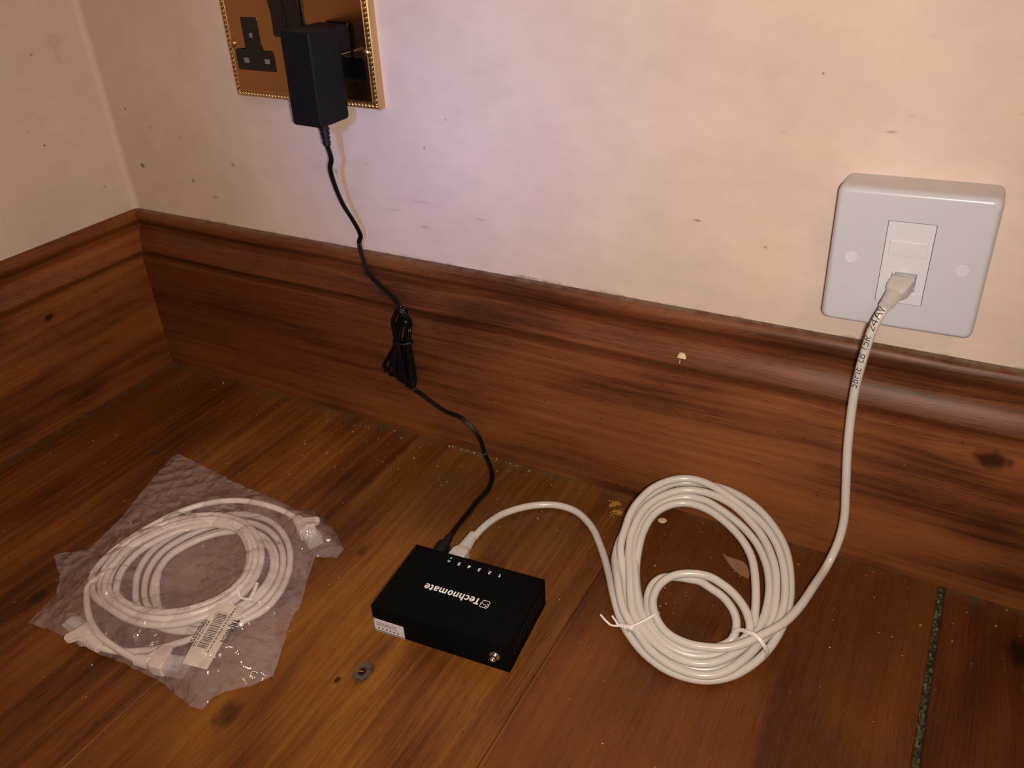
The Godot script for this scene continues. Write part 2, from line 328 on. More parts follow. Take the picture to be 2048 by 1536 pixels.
# Wood: the grain runs along the picture's rows (along = true) or columns. k is a dictionary of colours and marks, all lengths in metres.
func wood(called: String, w: int, h: int, ppm: float, along: bool, k: Dictionary) -> StandardMaterial3D:
	var sd: int = k.seed
	var warp := noise(sd, 9.0, 2)
	var bands := noise(sd + 1, 1.0, 1)
	var fine := noise(sd + 2, 1.0, 2)
	var blot := noise(sd + 3, 14.0, 3)
	var pore := noise(sd + 4, 1.0, 1)
	var dark: Color = k.dark
	var mid: Color = k.mid
	var light: Color = k.light
	var knots: Array = k.get("knots", [])
	var band: float = k.get("band", 130.0)
	var contrast: float = k.get("contrast", 1.0)
	var tint: Array = k.get("tint", [])          # [across, along, radius across, radius along, colour, strength]
	var dust: Array = k.get("dust", [])          # [along position of the edge, depth, colour, across instead?]
	var data := PackedByteArray()
	data.resize(w * h * 3)
	var hgt := PackedByteArray()
	hgt.resize(w * h)
	for y in h:
		for x in w:
			var s := x / ppm if along else y / ppm
			var q0 := y / ppm if along else x / ppm
			var q := q0 + 0.006 * warp.get_noise_2d(q0 * 0.6, s * 0.22)
			var core := 0.0
			for kn in knots:
				var du: float = q0 - kn[0]
				var ds: float = s - kn[1]
				var r: float = kn[2]
				if absf(du) < r * 7.0 and absf(ds) < r * 16.0:
					var e := exp(-(du * du / (r * r * 7.0) + ds * ds / (r * r * 38.0)))
					q += du / (absf(du) + r * 0.5) * r * 1.2 * -e
					var ell := sqrt(du * du + ds * ds * 0.45) / r
					var n1 := 0.35 * blot.get_noise_2d(q0 * 9.0, s * 9.0)
					core = maxf(core, clampf((1.3 + n1 - ell) * 1.3, 0.0, 1.0) * kn[3])
			var g1 := bands.get_noise_2d(q * band, s * 1.1)
			var g2 := fine.get_noise_2d(q * 620.0, s * 11.0)
			var b := blot.get_noise_2d(q0, s * 0.3)
			var t := 0.5 + contrast * (0.30 * g1 + 0.36 * g2) + 0.5 * b
			var pr := pore.get_noise_2d(q0 * 1900.0, s * 55.0)
			if pr > 0.5:
				t -= (pr - 0.5) * 0.9
			t = clampf(t, 0.0, 1.0)
			var c := dark.lerp(mid, t * 2.0) if t < 0.5 else mid.lerp(light, t * 2.0 - 1.0)
			for a in tint:
				var d: float = pow((q0 - a[0]) / a[2], 2.0) + pow((s - a[1]) / a[3], 2.0)
				if d < 4.0:
					c = c.lerp(a[4], a[5] * exp(-d) * clampf(0.75 + 1.2 * b, 0.0, 1.0))
			if core > 0.0:
				c = c.lerp(k.get("knot_colour", Color(0.09, 0.04, 0.02)), core * 0.85)
			for a in dust:
				var d: float = absf((q0 if a[3] else s) - a[0]) / a[1]
				if d < 2.5:
					var f := exp(-d * d) * clampf(0.62 + 0.9 * blot.get_noise_2d(q0 * 5.0 + 3.0, s * 5.0), 0.0, 1.0)
					c = c.lerp(a[2], f)
			var i := y * w + x
			data[i * 3] = clampi(int(c.r * 255.0), 0, 255); data[i * 3 + 1] = clampi(int(c.g * 255.0), 0, 255); data[i * 3 + 2] = clampi(int(c.b * 255.0), 0, 255)
			hgt[i] = clampi(int(128.0 + 50.0 * g2 + 40.0 * g1 - 60.0 * core), 0, 255)
	var im := Image.create_from_data(w, h, false, Image.FORMAT_RGB8, data)
	var r2 := RandomNumberGenerator.new()
	r2.seed = sd
	for i in int(k.get("flecks", 0)):
		var px := r2.randi_range(2, w - 4)
		var py := r2.randi_range(2, h - 4)
		var fc := Color(0.62, 0.5, 0.36) if r2.randf() < 0.7 else Color(0.05, 0.03, 0.02)
		var sz := 1 if r2.randf() < 0.8 else 2
		for a in sz:
			for b2 in sz:
				im.set_pixel(px + a, py + b2, im.get_pixel(px + a, py + b2).lerp(fc, r2.randf_range(0.25, 0.8)))
	for i in int(k.get("scratches", 0)):
		var p := Vector2(r2.randf() * w, r2.randf() * h)
		var d := Vector2.from_angle((r2.randf_range(-0.5, 0.5) if r2.randf() < 0.15 else r2.randf_range(-0.04, 0.04)) + (0.0 if along else PI / 2))
		for j in r2.randi_range(6, 26):
			p += d
			if p.x > 1 and p.y > 1 and p.x < w - 2 and p.y < h - 2:
				im.set_pixelv(Vector2i(p), im.get_pixelv(Vector2i(p)).lerp(Color(0.6, 0.42, 0.26), 0.3))
	var m := mat(called, Color.WHITE, k.get("rough", 0.42))
	m.albedo_texture = ImageTexture.create_from_image(im)
	m.heightmap_enabled = true
	m.heightmap_texture = ImageTexture.create_from_image(Image.create_from_data(w, h, false, Image.FORMAT_L8, hgt))
	m.heightmap_scale = k.get("relief", 0.018)
	m.metallic_specular = k.get("spec", 0.4)
	return m

# painted plaster; marks: [across, up, radius across, radius up, colour, strength] in metres from the picture's lower left
func plaster(called: String, w: int, h: int, ppm: float, marks: Array, sd: int) -> StandardMaterial3D:
	var n1 := noise(sd, 9.0, 3)
	var n2 := noise(sd + 1, 60.0, 3)
	var base := Color(0.853, 0.772, 0.712)
	var data := PackedByteArray()
	data.resize(w * h * 3)
	for y in h:
		for x in w:
			var s := x / ppm
			var t := (h - 1 - y) / ppm
			var f := 1.0 + 0.035 * n1.get_noise_2d(s, t) + 0.018 * n2.get_noise_2d(s * 0.6, t)
			var g := 0.012 * n1.get_noise_2d(s * 0.7 + 5.0, t * 0.7)
			var i := (y * w + x) * 3
			data[i] = clampi(int(base.r * f * 255.0), 0, 255); data[i + 1] = clampi(int((base.g * f + g) * 255.0), 0, 255); data[i + 2] = clampi(int((base.b * f - g) * 255.0), 0, 255)
	var im := Image.create_from_data(w, h, false, Image.FORMAT_RGB8, data)
	for k in marks:
		for y in range(maxi(0, int(h - 1 - (k[1] + 3 * k[3]) * ppm)), mini(h, int(h - 1 - (k[1] - 3 * k[3]) * ppm) + 2)):
			for x in range(maxi(0, int((k[0] - 3 * k[2]) * ppm)), mini(w, int((k[0] + 3 * k[2]) * ppm) + 2)):
				var d := pow((x / ppm - k[0]) / k[2], 2.0) + pow(((h - 1 - y) / ppm - k[1]) / k[3], 2.0)
				var nn := 1.0 + 0.8 * n2.get_noise_2d(x / ppm * 4.0, y / ppm * 4.0)
				im.set_pixel(x, y, im.get_pixel(x, y).lerp(k[4], k[5] * clampf(1.1 * exp(-d * nn) - 0.08, 0.0, 1.0)))
	var m := mat(called, Color.WHITE, 0.72)
	m.albedo_texture = ImageTexture.create_from_image(im)
	m.metallic_specular = 0.3
	m.heightmap_enabled = true
	m.heightmap_texture = bump_texture(sd + 7, 0.02, 4)
	m.heightmap_scale = 0.03
	return m

# ------------------------------------------------------------------ the place
func _ready() -> void:
	rng.seed = 11
	var cam := Camera3D.new()
	cam.name = "camera"; add_child(cam)
	cam.position = Vector3(0.74389, 0.43546, 0.52984)
	cam.basis = Basis.from_euler(Vector3(-0.54647, 0.52865, -0.05318), EULER_ORDER_YXZ)
	cam.fov = 49.625; cam.near = 0.01; cam.far = 20.0; cam.current = true
	var env := Environment.new()
	env.background_mode = Environment.BG_COLOR
	env.background_color = Color(0.0, 0.0, 0.0)
	env.tonemap_mode = Environment.TONE_MAPPER_LINEAR
	env.tonemap_exposure = 1.0
	env.sdfgi_enabled = true; env.ssao_enabled = true; env.ssil_enabled = true
	var we := WorldEnvironment.new()
	we.name = "world_environment"; we.environment = env; add_child(we)
	# the phone's flash beside its lens, the warm ceiling light behind, and the cool light of a window across the room
	var flash := SpotLight3D.new()
	flash.name = "phone_flash"; flash.position = Vector3(0.7609, 0.4262, 0.5264); flash.light_energy = 0.275; flash.light_color = Color(1.0, 0.955, 0.915)
	flash.light_size = 0.01; flash.spot_range = 6.0; flash.spot_attenuation = 2.0; flash.spot_angle = 63.0; flash.spot_angle_attenuation = 1.0; flash.shadow_enabled = true; add_child(flash)
	flash.basis = Basis.looking_at(Vector3(0.41, 0.20, 0.0) - flash.position, Vector3.UP)
	var bulb := OmniLight3D.new()
	bulb.name = "ceiling_light"; bulb.position = Vector3(1.75, 2.15, 1.7); bulb.light_energy = 0.46; bulb.light_color = Color(1.0, 0.78, 0.55)
	bulb.light_size = 0.16; bulb.omni_range = 8.0; bulb.omni_attenuation = 2.0; bulb.shadow_enabled = true; add_child(bulb)
	var cool := SpotLight3D.new()
	cool.name = "window_light"; cool.position = Vector3(1.62, 1.22, 2.6); cool.light_energy = 6.0; cool.light_color = Color(0.52, 0.66, 1.0)
	cool.basis = Basis.looking_at(Vector3(0.385, 0.285, 0.0) - cool.position, Vector3.UP)
	cool.spot_angle = 3.3; cool.spot_angle_attenuation = 1.0
	cool.light_size = 0.1; cool.spot_range = 8.0; cool.spot_attenuation = 2.0; cool.shadow_enabled = true; add_child(cool)

	materials()
	room()
	skirting()
	floor_planks()
	data_socket()
	brass_socket()
	power_adapter()
	network_switch()
	grey_cable()
	bag_of_cables()
	debris()

func materials() -> void:
	mat("white_plastic", Color(0.775, 0.778, 0.80), 0.28)
	mat("white_module", Color(0.83, 0.832, 0.845), 0.3)
	mat("black_plastic", Color(0.035, 0.034, 0.036), 0.5)
	mat("adapter_plastic", Color(0.085, 0.082, 0.09), 0.55).metallic_specular = 0.25
	mat("gloss_black", Color(0.02, 0.02, 0.022), 0.22)
	mat("cord_black", Color(0.025, 0.025, 0.027), 0.34)
	mat("case_black", Color(0.045, 0.043, 0.042), 0.7).metallic_specular = 0.16
	mat("dark_hole", Color(0.01, 0.01, 0.01), 0.8)
	mat("brass", Color(0.70, 0.52, 0.34), 0.26, 1.0)
	mat("brass_bright", Color(0.84, 0.72, 0.50), 0.32, 1.0)
	mat("nickel", Color(0.9, 0.89, 0.88), 0.3, 1.0)
	mat("shutter_grey", Color(0.5, 0.48, 0.47), 0.5)
	mat("print_white", Color(0.97, 0.97, 0.97), 0.5)
	mat("sticker", Color(0.86, 0.85, 0.87), 0.45)
	mat("ink", Color(0.16, 0.15, 0.17), 0.6)
	mat("ink_blue", Color(0.24, 0.28, 0.42), 0.6)
	mat("sheath_grey", Color(0.815, 0.80, 0.77), 0.25)
	mat("boot_grey", Color(0.77, 0.745, 0.725), 0.42)
	mat("sheath_white", Color(0.86, 0.82, 0.80), 0.38)
	mat("boot_white", Color(0.86, 0.80, 0.78), 0.45)
	mat("tie_white", Color(0.93, 0.91, 0.90), 0.35)
	mat("paper", Color(0.84, 0.80, 0.74), 0.7)
	mat("jack_metal", Color(0.62, 0.6, 0.58), 0.35, 1.0)
	mat("ceiling_paint", Color(0.9, 0.88, 0.84), 0.8)
	mat("subfloor", Color(0.06, 0.05, 0.035), 0.9)
	mat("grime", Color(0.30, 0.28, 0.22), 0.95)
	mat("paint_cream", Color(0.86, 0.76, 0.60), 0.55)
	mat("sawdust", Color(0.72, 0.52, 0.24), 0.9)
	mat("splinter", Color(0.60, 0.44, 0.31), 0.8)
	mat("lint", Color(0.37, 0.35, 0.32), 0.95)
	mat("pebble", Color(0.17, 0.165, 0.15), 0.9)
	var clear := mat("clear_plug", Color(0.93, 0.93, 0.95, 0.25), 0.12)
	clear.transparency = BaseMaterial3D.TRANSPARENCY_ALPHA
	var film := mat("film", Color(0.90, 0.84, 0.86, 0.13), 0.09)
	film.transparency = BaseMaterial3D.TRANSPARENCY_ALPHA
	film.cull_mode = BaseMaterial3D.CULL_DISABLED
	film.normal_enabled = true
	var cr := NoiseTexture2D.new()
	cr.width = 512; cr.height = 512; cr.seamless = true; cr.as_normal_map = true; cr.bump_strength = 20.0
	var cn := noise(5, 0.011, 3)
	cn.fractal_type = FastNoiseLite.FRACTAL_RIDGED
	cr.noise = cn
	film.normal_texture = cr; film.normal_scale = 0.6
	film.uv1_triplanar = true; film.uv1_scale = Vector3.ONE * 6.0

func room() -> void:
	var dirt := Color(0.33, 0.24, 0.19)
	var marks: Array = []
	for k in [[0.0275, 0.2105, 0.0021, 0.0019, 0.85], [0.0948, 0.203, 0.0011, 0.0013, 0.8], [0.0253, 0.265, 0.0009, 0.0012, 0.8], [0.0537, 0.2495, 0.0016, 0.0012, 0.25], [0.0919, 0.2439, 0.001, 0.001, 0.35], [0.1532, 0.224, 0.0022, 0.0016, 0.35], [0.3667, 0.2598, 0.0008, 0.0012, 0.5], [0.274, 0.2314, 0.0012, 0.0022, 0.4], [0.4133, 0.2077, 0.003, 0.0007, 0.25], [0.5871, 0.2308, 0.0022, 0.0006, 0.6], [0.634, 0.2188, 0.001, 0.0009, 0.4], [0.6548, 0.3298, 0.0007, 0.0007, 0.7], [0.6969, 0.2996, 0.003, 0.0007, 0.35], [0.3597, 0.1939, 0.004, 0.001, 0.22], [0.3885, 0.2828, 0.0008, 0.0008, 0.4], [0.36, 0.215, 0.009, 0.0012, 0.14], [0.33, 0.205, 0.007, 0.001, 0.12], [0.12, 0.19, 0.004, 0.0015, 0.3]]:
		marks.append([k[0], k[1] - 0.12, k[2], k[3], dirt, k[4]])
	for i in 34:
		marks.append([rng.randf_range(0.02, 0.95), rng.randf_range(0.045, 0.30), rng.randf_range(0.0005, 0.003), rng.randf_range(0.0004, 0.0009), dirt, rng.randf_range(0.04, 0.13)])
	for i in 60:   # a dirty edge of brushed paint along the top of the skirting
		marks.append([rng.randf_range(0.0, 1.0), 0.0447 + rng.randf_range(-0.0004, 0.0005), rng.randf_range(0.001, 0.008), rng.randf_range(0.0004, 0.0014), Color(0.45, 0.39, 0.32), rng.randf_range(0.1, 0.5)])
	var back := plaster("plaster_back", 1536, 480, 1536.0, marks, 21)
	marks = [[0.0737, 0.1274, 0.001, 0.001, dirt, 0.75], [0.0275, 0.0751, 0.0008, 0.001, dirt, 0.5], [0.0586, 0.2024, 0.0012, 0.0012, dirt, 0.4], [0.034, 0.2090, 0.0055, 0.005, Color(0.74, 0.60, 0.49), 0.5], [0.034, 0.2098, 0.003, 0.0028, Color(0.88, 0.76, 0.67), 0.8], [0.034, 0.197, 0.002, 0.006, Color(0.7, 0.57, 0.47), 0.25]]
	for i in 24:
		marks.append([rng.randf_range(0.01, 0.45), rng.randf_range(0.045, 0.30), rng.randf_range(0.0006, 0.002), rng.randf_range(0.0004, 0.001), dirt, rng.randf_range(0.05, 0.2)])
	var left := plaster("plaster_left", 768, 480, 1536.0, marks, 33)
	var plain := mat("plaster_plain", Color(0.853, 0.772, 0.712), 0.75)
	# back wall (0..3.2), left wall (z 0..3.4); the wall corner is slightly rounded by many coats of paint
	var mb := MB.new()
	var W := 3.2; var D := 3.4; var H := 2.4; var T := 0.12
	var r := 0.006
	mb.quad(Vector3(r, 0, 0), Vector3(W, 0, 0), Vector3(W, H, 0), Vector3(r, H, 0), Vector2(r, 1.0 - (-0.12) / 0.3125), Vector2(W, 1.0 - (-0.12) / 0.3125), Vector2(W, 1.0 - (H - 0.12) / 0.3125), Vector2(r, 1.0 - (H - 0.12) / 0.3125))
	for k in 4:
		var a0 := PI / 4 * k / 4.0
		var a1 := PI / 4 * (k + 1) / 4.0
		var p0 := Vector3(r - r * sin(a0), 0, r - r * cos(a0))
		var p1 := Vector3(r - r * sin(a1), 0, r - r * cos(a1))
		mb.quad(p1, p0, p0 + Vector3.UP * H, p1 + Vector3.UP * H, Vector2(p1.x, 1.384), Vector2(p0.x, 1.384), Vector2(p0.x, 1.0 - (H - 0.12) / 0.3125), Vector2(p1.x, 1.0 - (H - 0.12) / 0.3125))
	var o := obj("wall_back", mb, back, self, 60)
	struct(o)
	back.uv1_scale = Vector3(1, 1, 1)
	mb = MB.new()
	mb.box(Vector3(W + 2 * T, H + 0.2, T), Vector3(W / 2, H / 2, -T / 2 - 0.0002))
	obj("masonry", mb, plain, o)
	mb = MB.new()
	mb.quad(Vector3(0, 0, D), Vector3(0, 0, r), Vector3(0, H, r), Vector3(0, H, D), Vector2(D * 2, 1.384), Vector2(r * 2, 1.384), Vector2(r * 2, 1.0 - (H - 0.12) / 0.3125), Vector2(D * 2, 1.0 - (H - 0.12) / 0.3125))
	for k in 4:
		var a0 := PI / 4 * k / 4.0
		var a1 := PI / 4 * (k + 1) / 4.0
		var p0 := Vector3(r - r * cos(a0), 0, r - r * sin(a0))
		var p1 := Vector3(r - r * cos(a1), 0, r - r * sin(a1))
		mb.quad(p0, p1, p1 + Vector3.UP * H, p0 + Vector3.UP * H, Vector2(p0.z * 2, 1.384), Vector2(p1.z * 2, 1.384), Vector2(p1.z * 2, 1.0 - (H - 0.12) / 0.3125), Vector2(p0.z * 2, 1.0 - (H - 0.12) / 0.3125))
	o = obj("wall_left", mb, left, self, 60)
	struct(o)
	mb = MB.new()
	mb.box(Vector3(T, H + 0.2, D + 2 * T), Vector3(-T / 2 - 0.0002, H / 2, D / 2))
	obj("masonry", mb, plain, o)
	mb = MB.new()
	mb.box(Vector3(T, H + 0.2, D + 2 * T), Vector3(W + T / 2, H / 2, D / 2))
	struct(obj("wall_right", mb, plain))
	mb = MB.new()
	mb.box(Vector3(W + 2 * T, H + 0.2, T), Vector3(W / 2, H / 2, D + T / 2))
	struct(obj("wall_front", mb, plain))
	mb = MB.new()
	mb.box(Vector3(W + 2 * T, T, D + 2 * T), Vector3(W / 2, H + T / 2, D / 2))
	struct(obj("ceiling", mb, M.ceiling_paint))

const PROFILE := [0.1645, 0.0, 0.1645, 0.005, 0.164, 0.0062, 0.1625, 0.0075, 0.16, 0.0086, 0.1575, 0.0090, 0.1555, 0.0088, 0.1540, 0.0078, 0.1515, 0.0055, 0.1490, 0.0034, 0.1480, 0.0032, 0.1474, 0.0050, 0.1460, 0.0095, 0.144, 0.0125, 0.14, 0.0155, 0.1355, 0.0178, 0.131, 0.0195, 0.1285, 0.0201, 0.1268, 0.0194, 0.1255, 0.0172, 0.1246, 0.0130, 0.1234, 0.0130, 0.1231, 0.0195, 0.123, 0.024, 0.1222, 0.0255, 0.12, 0.0259, 0.06, 0.0264, 0.0015, 0.0268, 0.0, 0.0262]

func skirting() -> void:
	var lens: Array = [0.0]
	for i in range(2, PROFILE.size(), 2):
		lens.append(lens[-1] + Vector2(PROFILE[i] - PROFILE[i - 2], PROFILE[i + 1] - PROFILE[i - 1]).length())
	var total: float = lens[-1]
	var back := wood("skirting_wood_back", 2048, 420, 2048.0, true, {"seed": 40, "dark": Color(0.242, 0.121, 0.070), "mid": Color(0.437, 0.247, 0.141), "light": Color(0.558, 0.349, 0.188), "band": 130.0, "contrast": 0.62, "rough": 0.46,
		"knot_colour": Color(0.17, 0.07, 0.04), "knots": [[0.0852, 0.793, 0.0064, 0.9], [0.03, 0.30, 0.004, 0.4]], "flecks": 420, "scratches": 40, "relief": 0.012,
		"tint": [[0.17, 0.95, 0.075, 0.5, Color(0.62, 0.38, 0.17), 0.6], [0.10, 0.12, 0.10, 0.25, Color(0.307, 0.145, 0.085), 0.6], [0.195, 0.30, 0.02, 0.4, Color(0.577, 0.349, 0.141), 0.5]],
		"dust": [[0.002, 0.0045, Color(0.47, 0.42, 0.36), true]]})
	var left := wood("skirting_wood_left", 1024, 420, 2048.0, true, {"seed": 57, "dark": Color(0.260, 0.126, 0.066), "mid": Color(0.465, 0.257, 0.122), "light": Color(0.586, 0.359, 0.169), "band": 110.0, "contrast": 0.5, "rough": 0.46,
		"knots": [[0.0895, 0.138, 0.0030, 0.9]], "flecks": 120, "scratches": 16, "relief": 0.012,
		"tint": [[0.15, 0.1, 0.05, 0.3, Color(0.558, 0.320, 0.122), 0.5]], "dust": []})
	var kx := 0.02375 / 0.02679
	for side in 2:
		var mb := MB.new()
		var end := 3.2 if side == 0 else 3.4
		var stops: Array = [0.0]
		for k in 25:
			stops.append(0.04 * (k + 1))
		stops.insert(13, 0.5)
		for k in 4:
			stops.append(1.5 + 0.5 * k)
		stops.append(end)
		for i in range(0, PROFILE.size() - 2, 2):
			for k in stops.size() - 1:
				var q: Array = []
				var uv: Array = []
				for d in [[0, 0], [1, 0], [1, 1], [0, 1]]:
					var py: float = PROFILE[i + 2 * d[1]]
					var pz: float = PROFILE[i + 1 + 2 * d[1]]
					var st: float = stops[k + d[0]]
					var start := pz * kx if side == 0 else pz
					var s := maxf(st, start)
					var wob := 0.0005 * sin(s * 31.0) * clampf(py / 0.16, 0, 1) if py > 0.0 and pz > 0.0 else 0.0
					var p := Vector3(s, py + wob, pz) if side == 0 else Vector3(pz * kx - 0.00878 * s, py + wob, s)
					q.append(p)
					uv.append(Vector2(pingpong(s if side == 0 else s * 2.0, 1.0), lens[i / 2 + d[1]] / 0.20508))   # mirrored at each repeat
				mb.quad(q[0], q[1], q[2], q[3], uv[0], uv[1], uv[2], uv[3])
		struct(obj("baseboard_back" if side == 0 else "baseboard_left", mb, back if side == 0 else left, self, 32))

func plank_box(x0: float, x1: float, z0: float, z1: float, tw: float, tl: float) -> MB:
	var mb := MB.new()
	var b := 0.0009
	var y := 0.0
	var P := func(x: float, yy: float, z: float) -> Vector3: return Vector3(x, yy, z)
	var A := [Vector3(x0, y - b, z0), Vector3(x0 + b, y, z0), Vector3(x1 - b, y, z0), Vector3(x1, y - b, z0)]
	for i in 3:
		var a: Vector3 = A[i]
		var c: Vector3 = A[i + 1]
		var k := 0
		while z0 + k * tl < z1:
			var f := Vector3(0, 0, k * tl)
			var g := Vector3(0, 0, minf((k + 1) * tl, z1 - z0))
			var vf := 0.0 if k % 2 == 0 else 1.0
			var vg := pingpong(g.z / tl, 1.0)
			mb.quad(a + f, c + f, c + g, a + g, Vector2((a.x - x0) / tw, vf), Vector2((c.x - x0) / tw, vf), Vector2((c.x - x0) / tw, vg), Vector2((a.x - x0) / tw, vg))
			k += 1
	var dn := Vector3(0, -0.02, 0)
	for e in [[A[0], -1], [A[3], 1]]:
		var a: Vector3 = e[0]
		var L := Vector3(0, 0, z1 - z0)
		mb.quad(a, a + L, a + L + dn, a + dn, Vector2(0, 0), Vector2(0, 1), Vector2(0.02, 1), Vector2(0.02, 0))
	mb.quad(A[0] + dn, A[3] + dn, A[3] + dn + Vector3(0, 0, z1 - z0), A[0] + dn + Vector3(0, 0, z1 - z0))
	return mb

func floor_planks() -> void:
	var fl := node("floor", self)
	struct(fl)
	var mb := MB.new()
	mb.box(Vector3(3.5, 0.1, 3.7), Vector3(1.6, -0.072, 1.7))
	obj("subfloor", mb, M.subfloor, fl)
	var g := Color(0.37, 0.31, 0.24)
	var o := 0.02    # the picture's first row lies at z = 0.02, under the skirting
	var ppm := 2200.0
	var wood_a := wood("plank_wood_corner", 704, 1100, 2000.0, false, {"seed": 3, "dark": Color(0.261, 0.133, 0.052), "mid": Color(0.445, 0.251, 0.089), "light": Color(0.581, 0.368, 0.130), "band": 120.0, "contrast": 0.6,
		"knots": [[0.2089, 0.30, 0.0055, 0.6], [0.13, 0.42, 0.006, 0.4]], "flecks": 260, "scratches": 260, "tint": [[0.3500, 0.2, 0.0009, 0.9, Color(0.50, 0.33, 0.17), 0.5], [0.27, 0.35, 0.06, 0.12, Color(0.508, 0.311, 0.096), 0.5], [0.06, 0.08, 0.08, 0.1, Color(0.279, 0.142, 0.074), 0.5]],
		"dust": [[0.0, 0.016, g, false], [0.02, 0.014, g, true]]})
	var wood_b := wood("plank_wood_centre", 480, 1100, ppm, false, {"seed": 9, "dark": Color(0.293, 0.159, 0.055), "mid": Color(0.460, 0.274, 0.098), "light": Color(0.603, 0.404, 0.145), "band": 140.0, "contrast": 0.58,
		"knots": [[0.1164, 0.2476, 0.0052, 1.0], [0.06, 0.311, 0.0072, 0.45], [0.045, 0.155, 0.0035, 0.4], [0.105, 0.2595, 0.0018, 0.9], [0.1064, 0.0727, 0.004, 0.12]], "flecks": 300, "scratches": 420,
		"tint": [[0.0004, 0.2, 0.0011, 0.9, Color(0.56, 0.38, 0.20), 0.75], [0.05, 0.30, 0.06, 0.10, Color(0.558, 0.356, 0.104), 0.5], [0.10, 0.06, 0.10, 0.045, Color(0.303, 0.218, 0.111), 0.75]], "dust": [[0.0, 0.014, g, false]]})
	var wood_c := wood("plank_wood_right", 480, 1100, ppm, false, {"seed": 15, "dark": Color(0.252, 0.125, 0.048), "mid": Color(0.400, 0.217, 0.076), "light": Color(0.495, 0.291, 0.094), "band": 100.0, "contrast": 0.42,
		"knots": [], "flecks": 330, "scratches": 200, "tint": [[0.0004, 0.2, 0.0011, 0.9, Color(0.56, 0.38, 0.20), 0.75], [0.10, 0.06, 0.12, 0.05, Color(0.312, 0.169, 0.081), 0.6], [0.07, 0.27, 0.05, 0.12, Color(0.476, 0.285, 0.096), 0.4]], "dust": [[0.0, 0.010, g, false]]})
	var wood_d := wood("plank_wood_dark", 480, 1100, ppm, false, {"seed": 28, "dark": Color(0.227, 0.106, 0.046), "mid": Color(0.375, 0.194, 0.082), "light": Color(0.463, 0.261, 0.107), "band": 110.0, "contrast": 0.42,
		"knots": [[0.048, 0.045, 0.009, 0.9]], "flecks": 200, "scratches": 30, "dust": [[0.0, 0.014, g, false]]})
	var edges := [0.0, 0.3506, 0.5677, 0.7877, 1.006, 1.225, 1.444, 1.663, 1.882, 2.101, 2.32, 2.539, 2.758, 2.977, 3.2]
	var woods := [wood_a, wood_b, wood_c, wood_d]
	for i in edges.size() - 1:
		var gap := 0.0021 if i == 2 else 0.00022
		var gap0 := 0.0021 if i == 3 else 0.00022
		var wd: Material = woods[i] if i < 4 else woods[1 + (i * 7) % 3]
		obj("plank", plank_box(edges[i] + gap0, edges[i + 1] - gap, o, 3.4, 0.352 if i == 0 else 0.21818, 0.55 if i == 0 else 0.5), wd, fl)
	# greenish grit packed in the open joint
	mb = MB.new()
	var nz := noise(8, 260.0, 3)
	var hgt := func(x: float, z: float) -> float: return -0.0042 + 0.0022 * nz.get_noise_2d(x, z)
	for i in 300:
		for j in 4:
			var q: Array = []
			for d in [[0, 0], [1, 0], [1, 1], [0, 1]]:
				var x: float = 0.7854 + 0.0046 * (j + d[0]) / 4.0
				var z: float = 0.02 + 0.0016 * (i + d[1])
				q.append(Vector3(x, hgt.call(x, z), z))
			var t := 0.5 + 0.9 * nz.get_noise_2d(i * 0.004 + 7.0, j * 0.01)
			mb.col = Color(0.008, 0.007, 0.005).lerp(Color(0.13, 0.125, 0.06), clampf(t * t * 1.4, 0, 1))
			mb.quad(q[0], q[1], q[2], q[3])
	var gm := mat("joint_grit", Color.WHITE, 0.95)
	gm.vertex_color_use_as_albedo = true
	obj("joint_grit", mb, gm, fl, 60, true).set_meta("kind", "stuff")

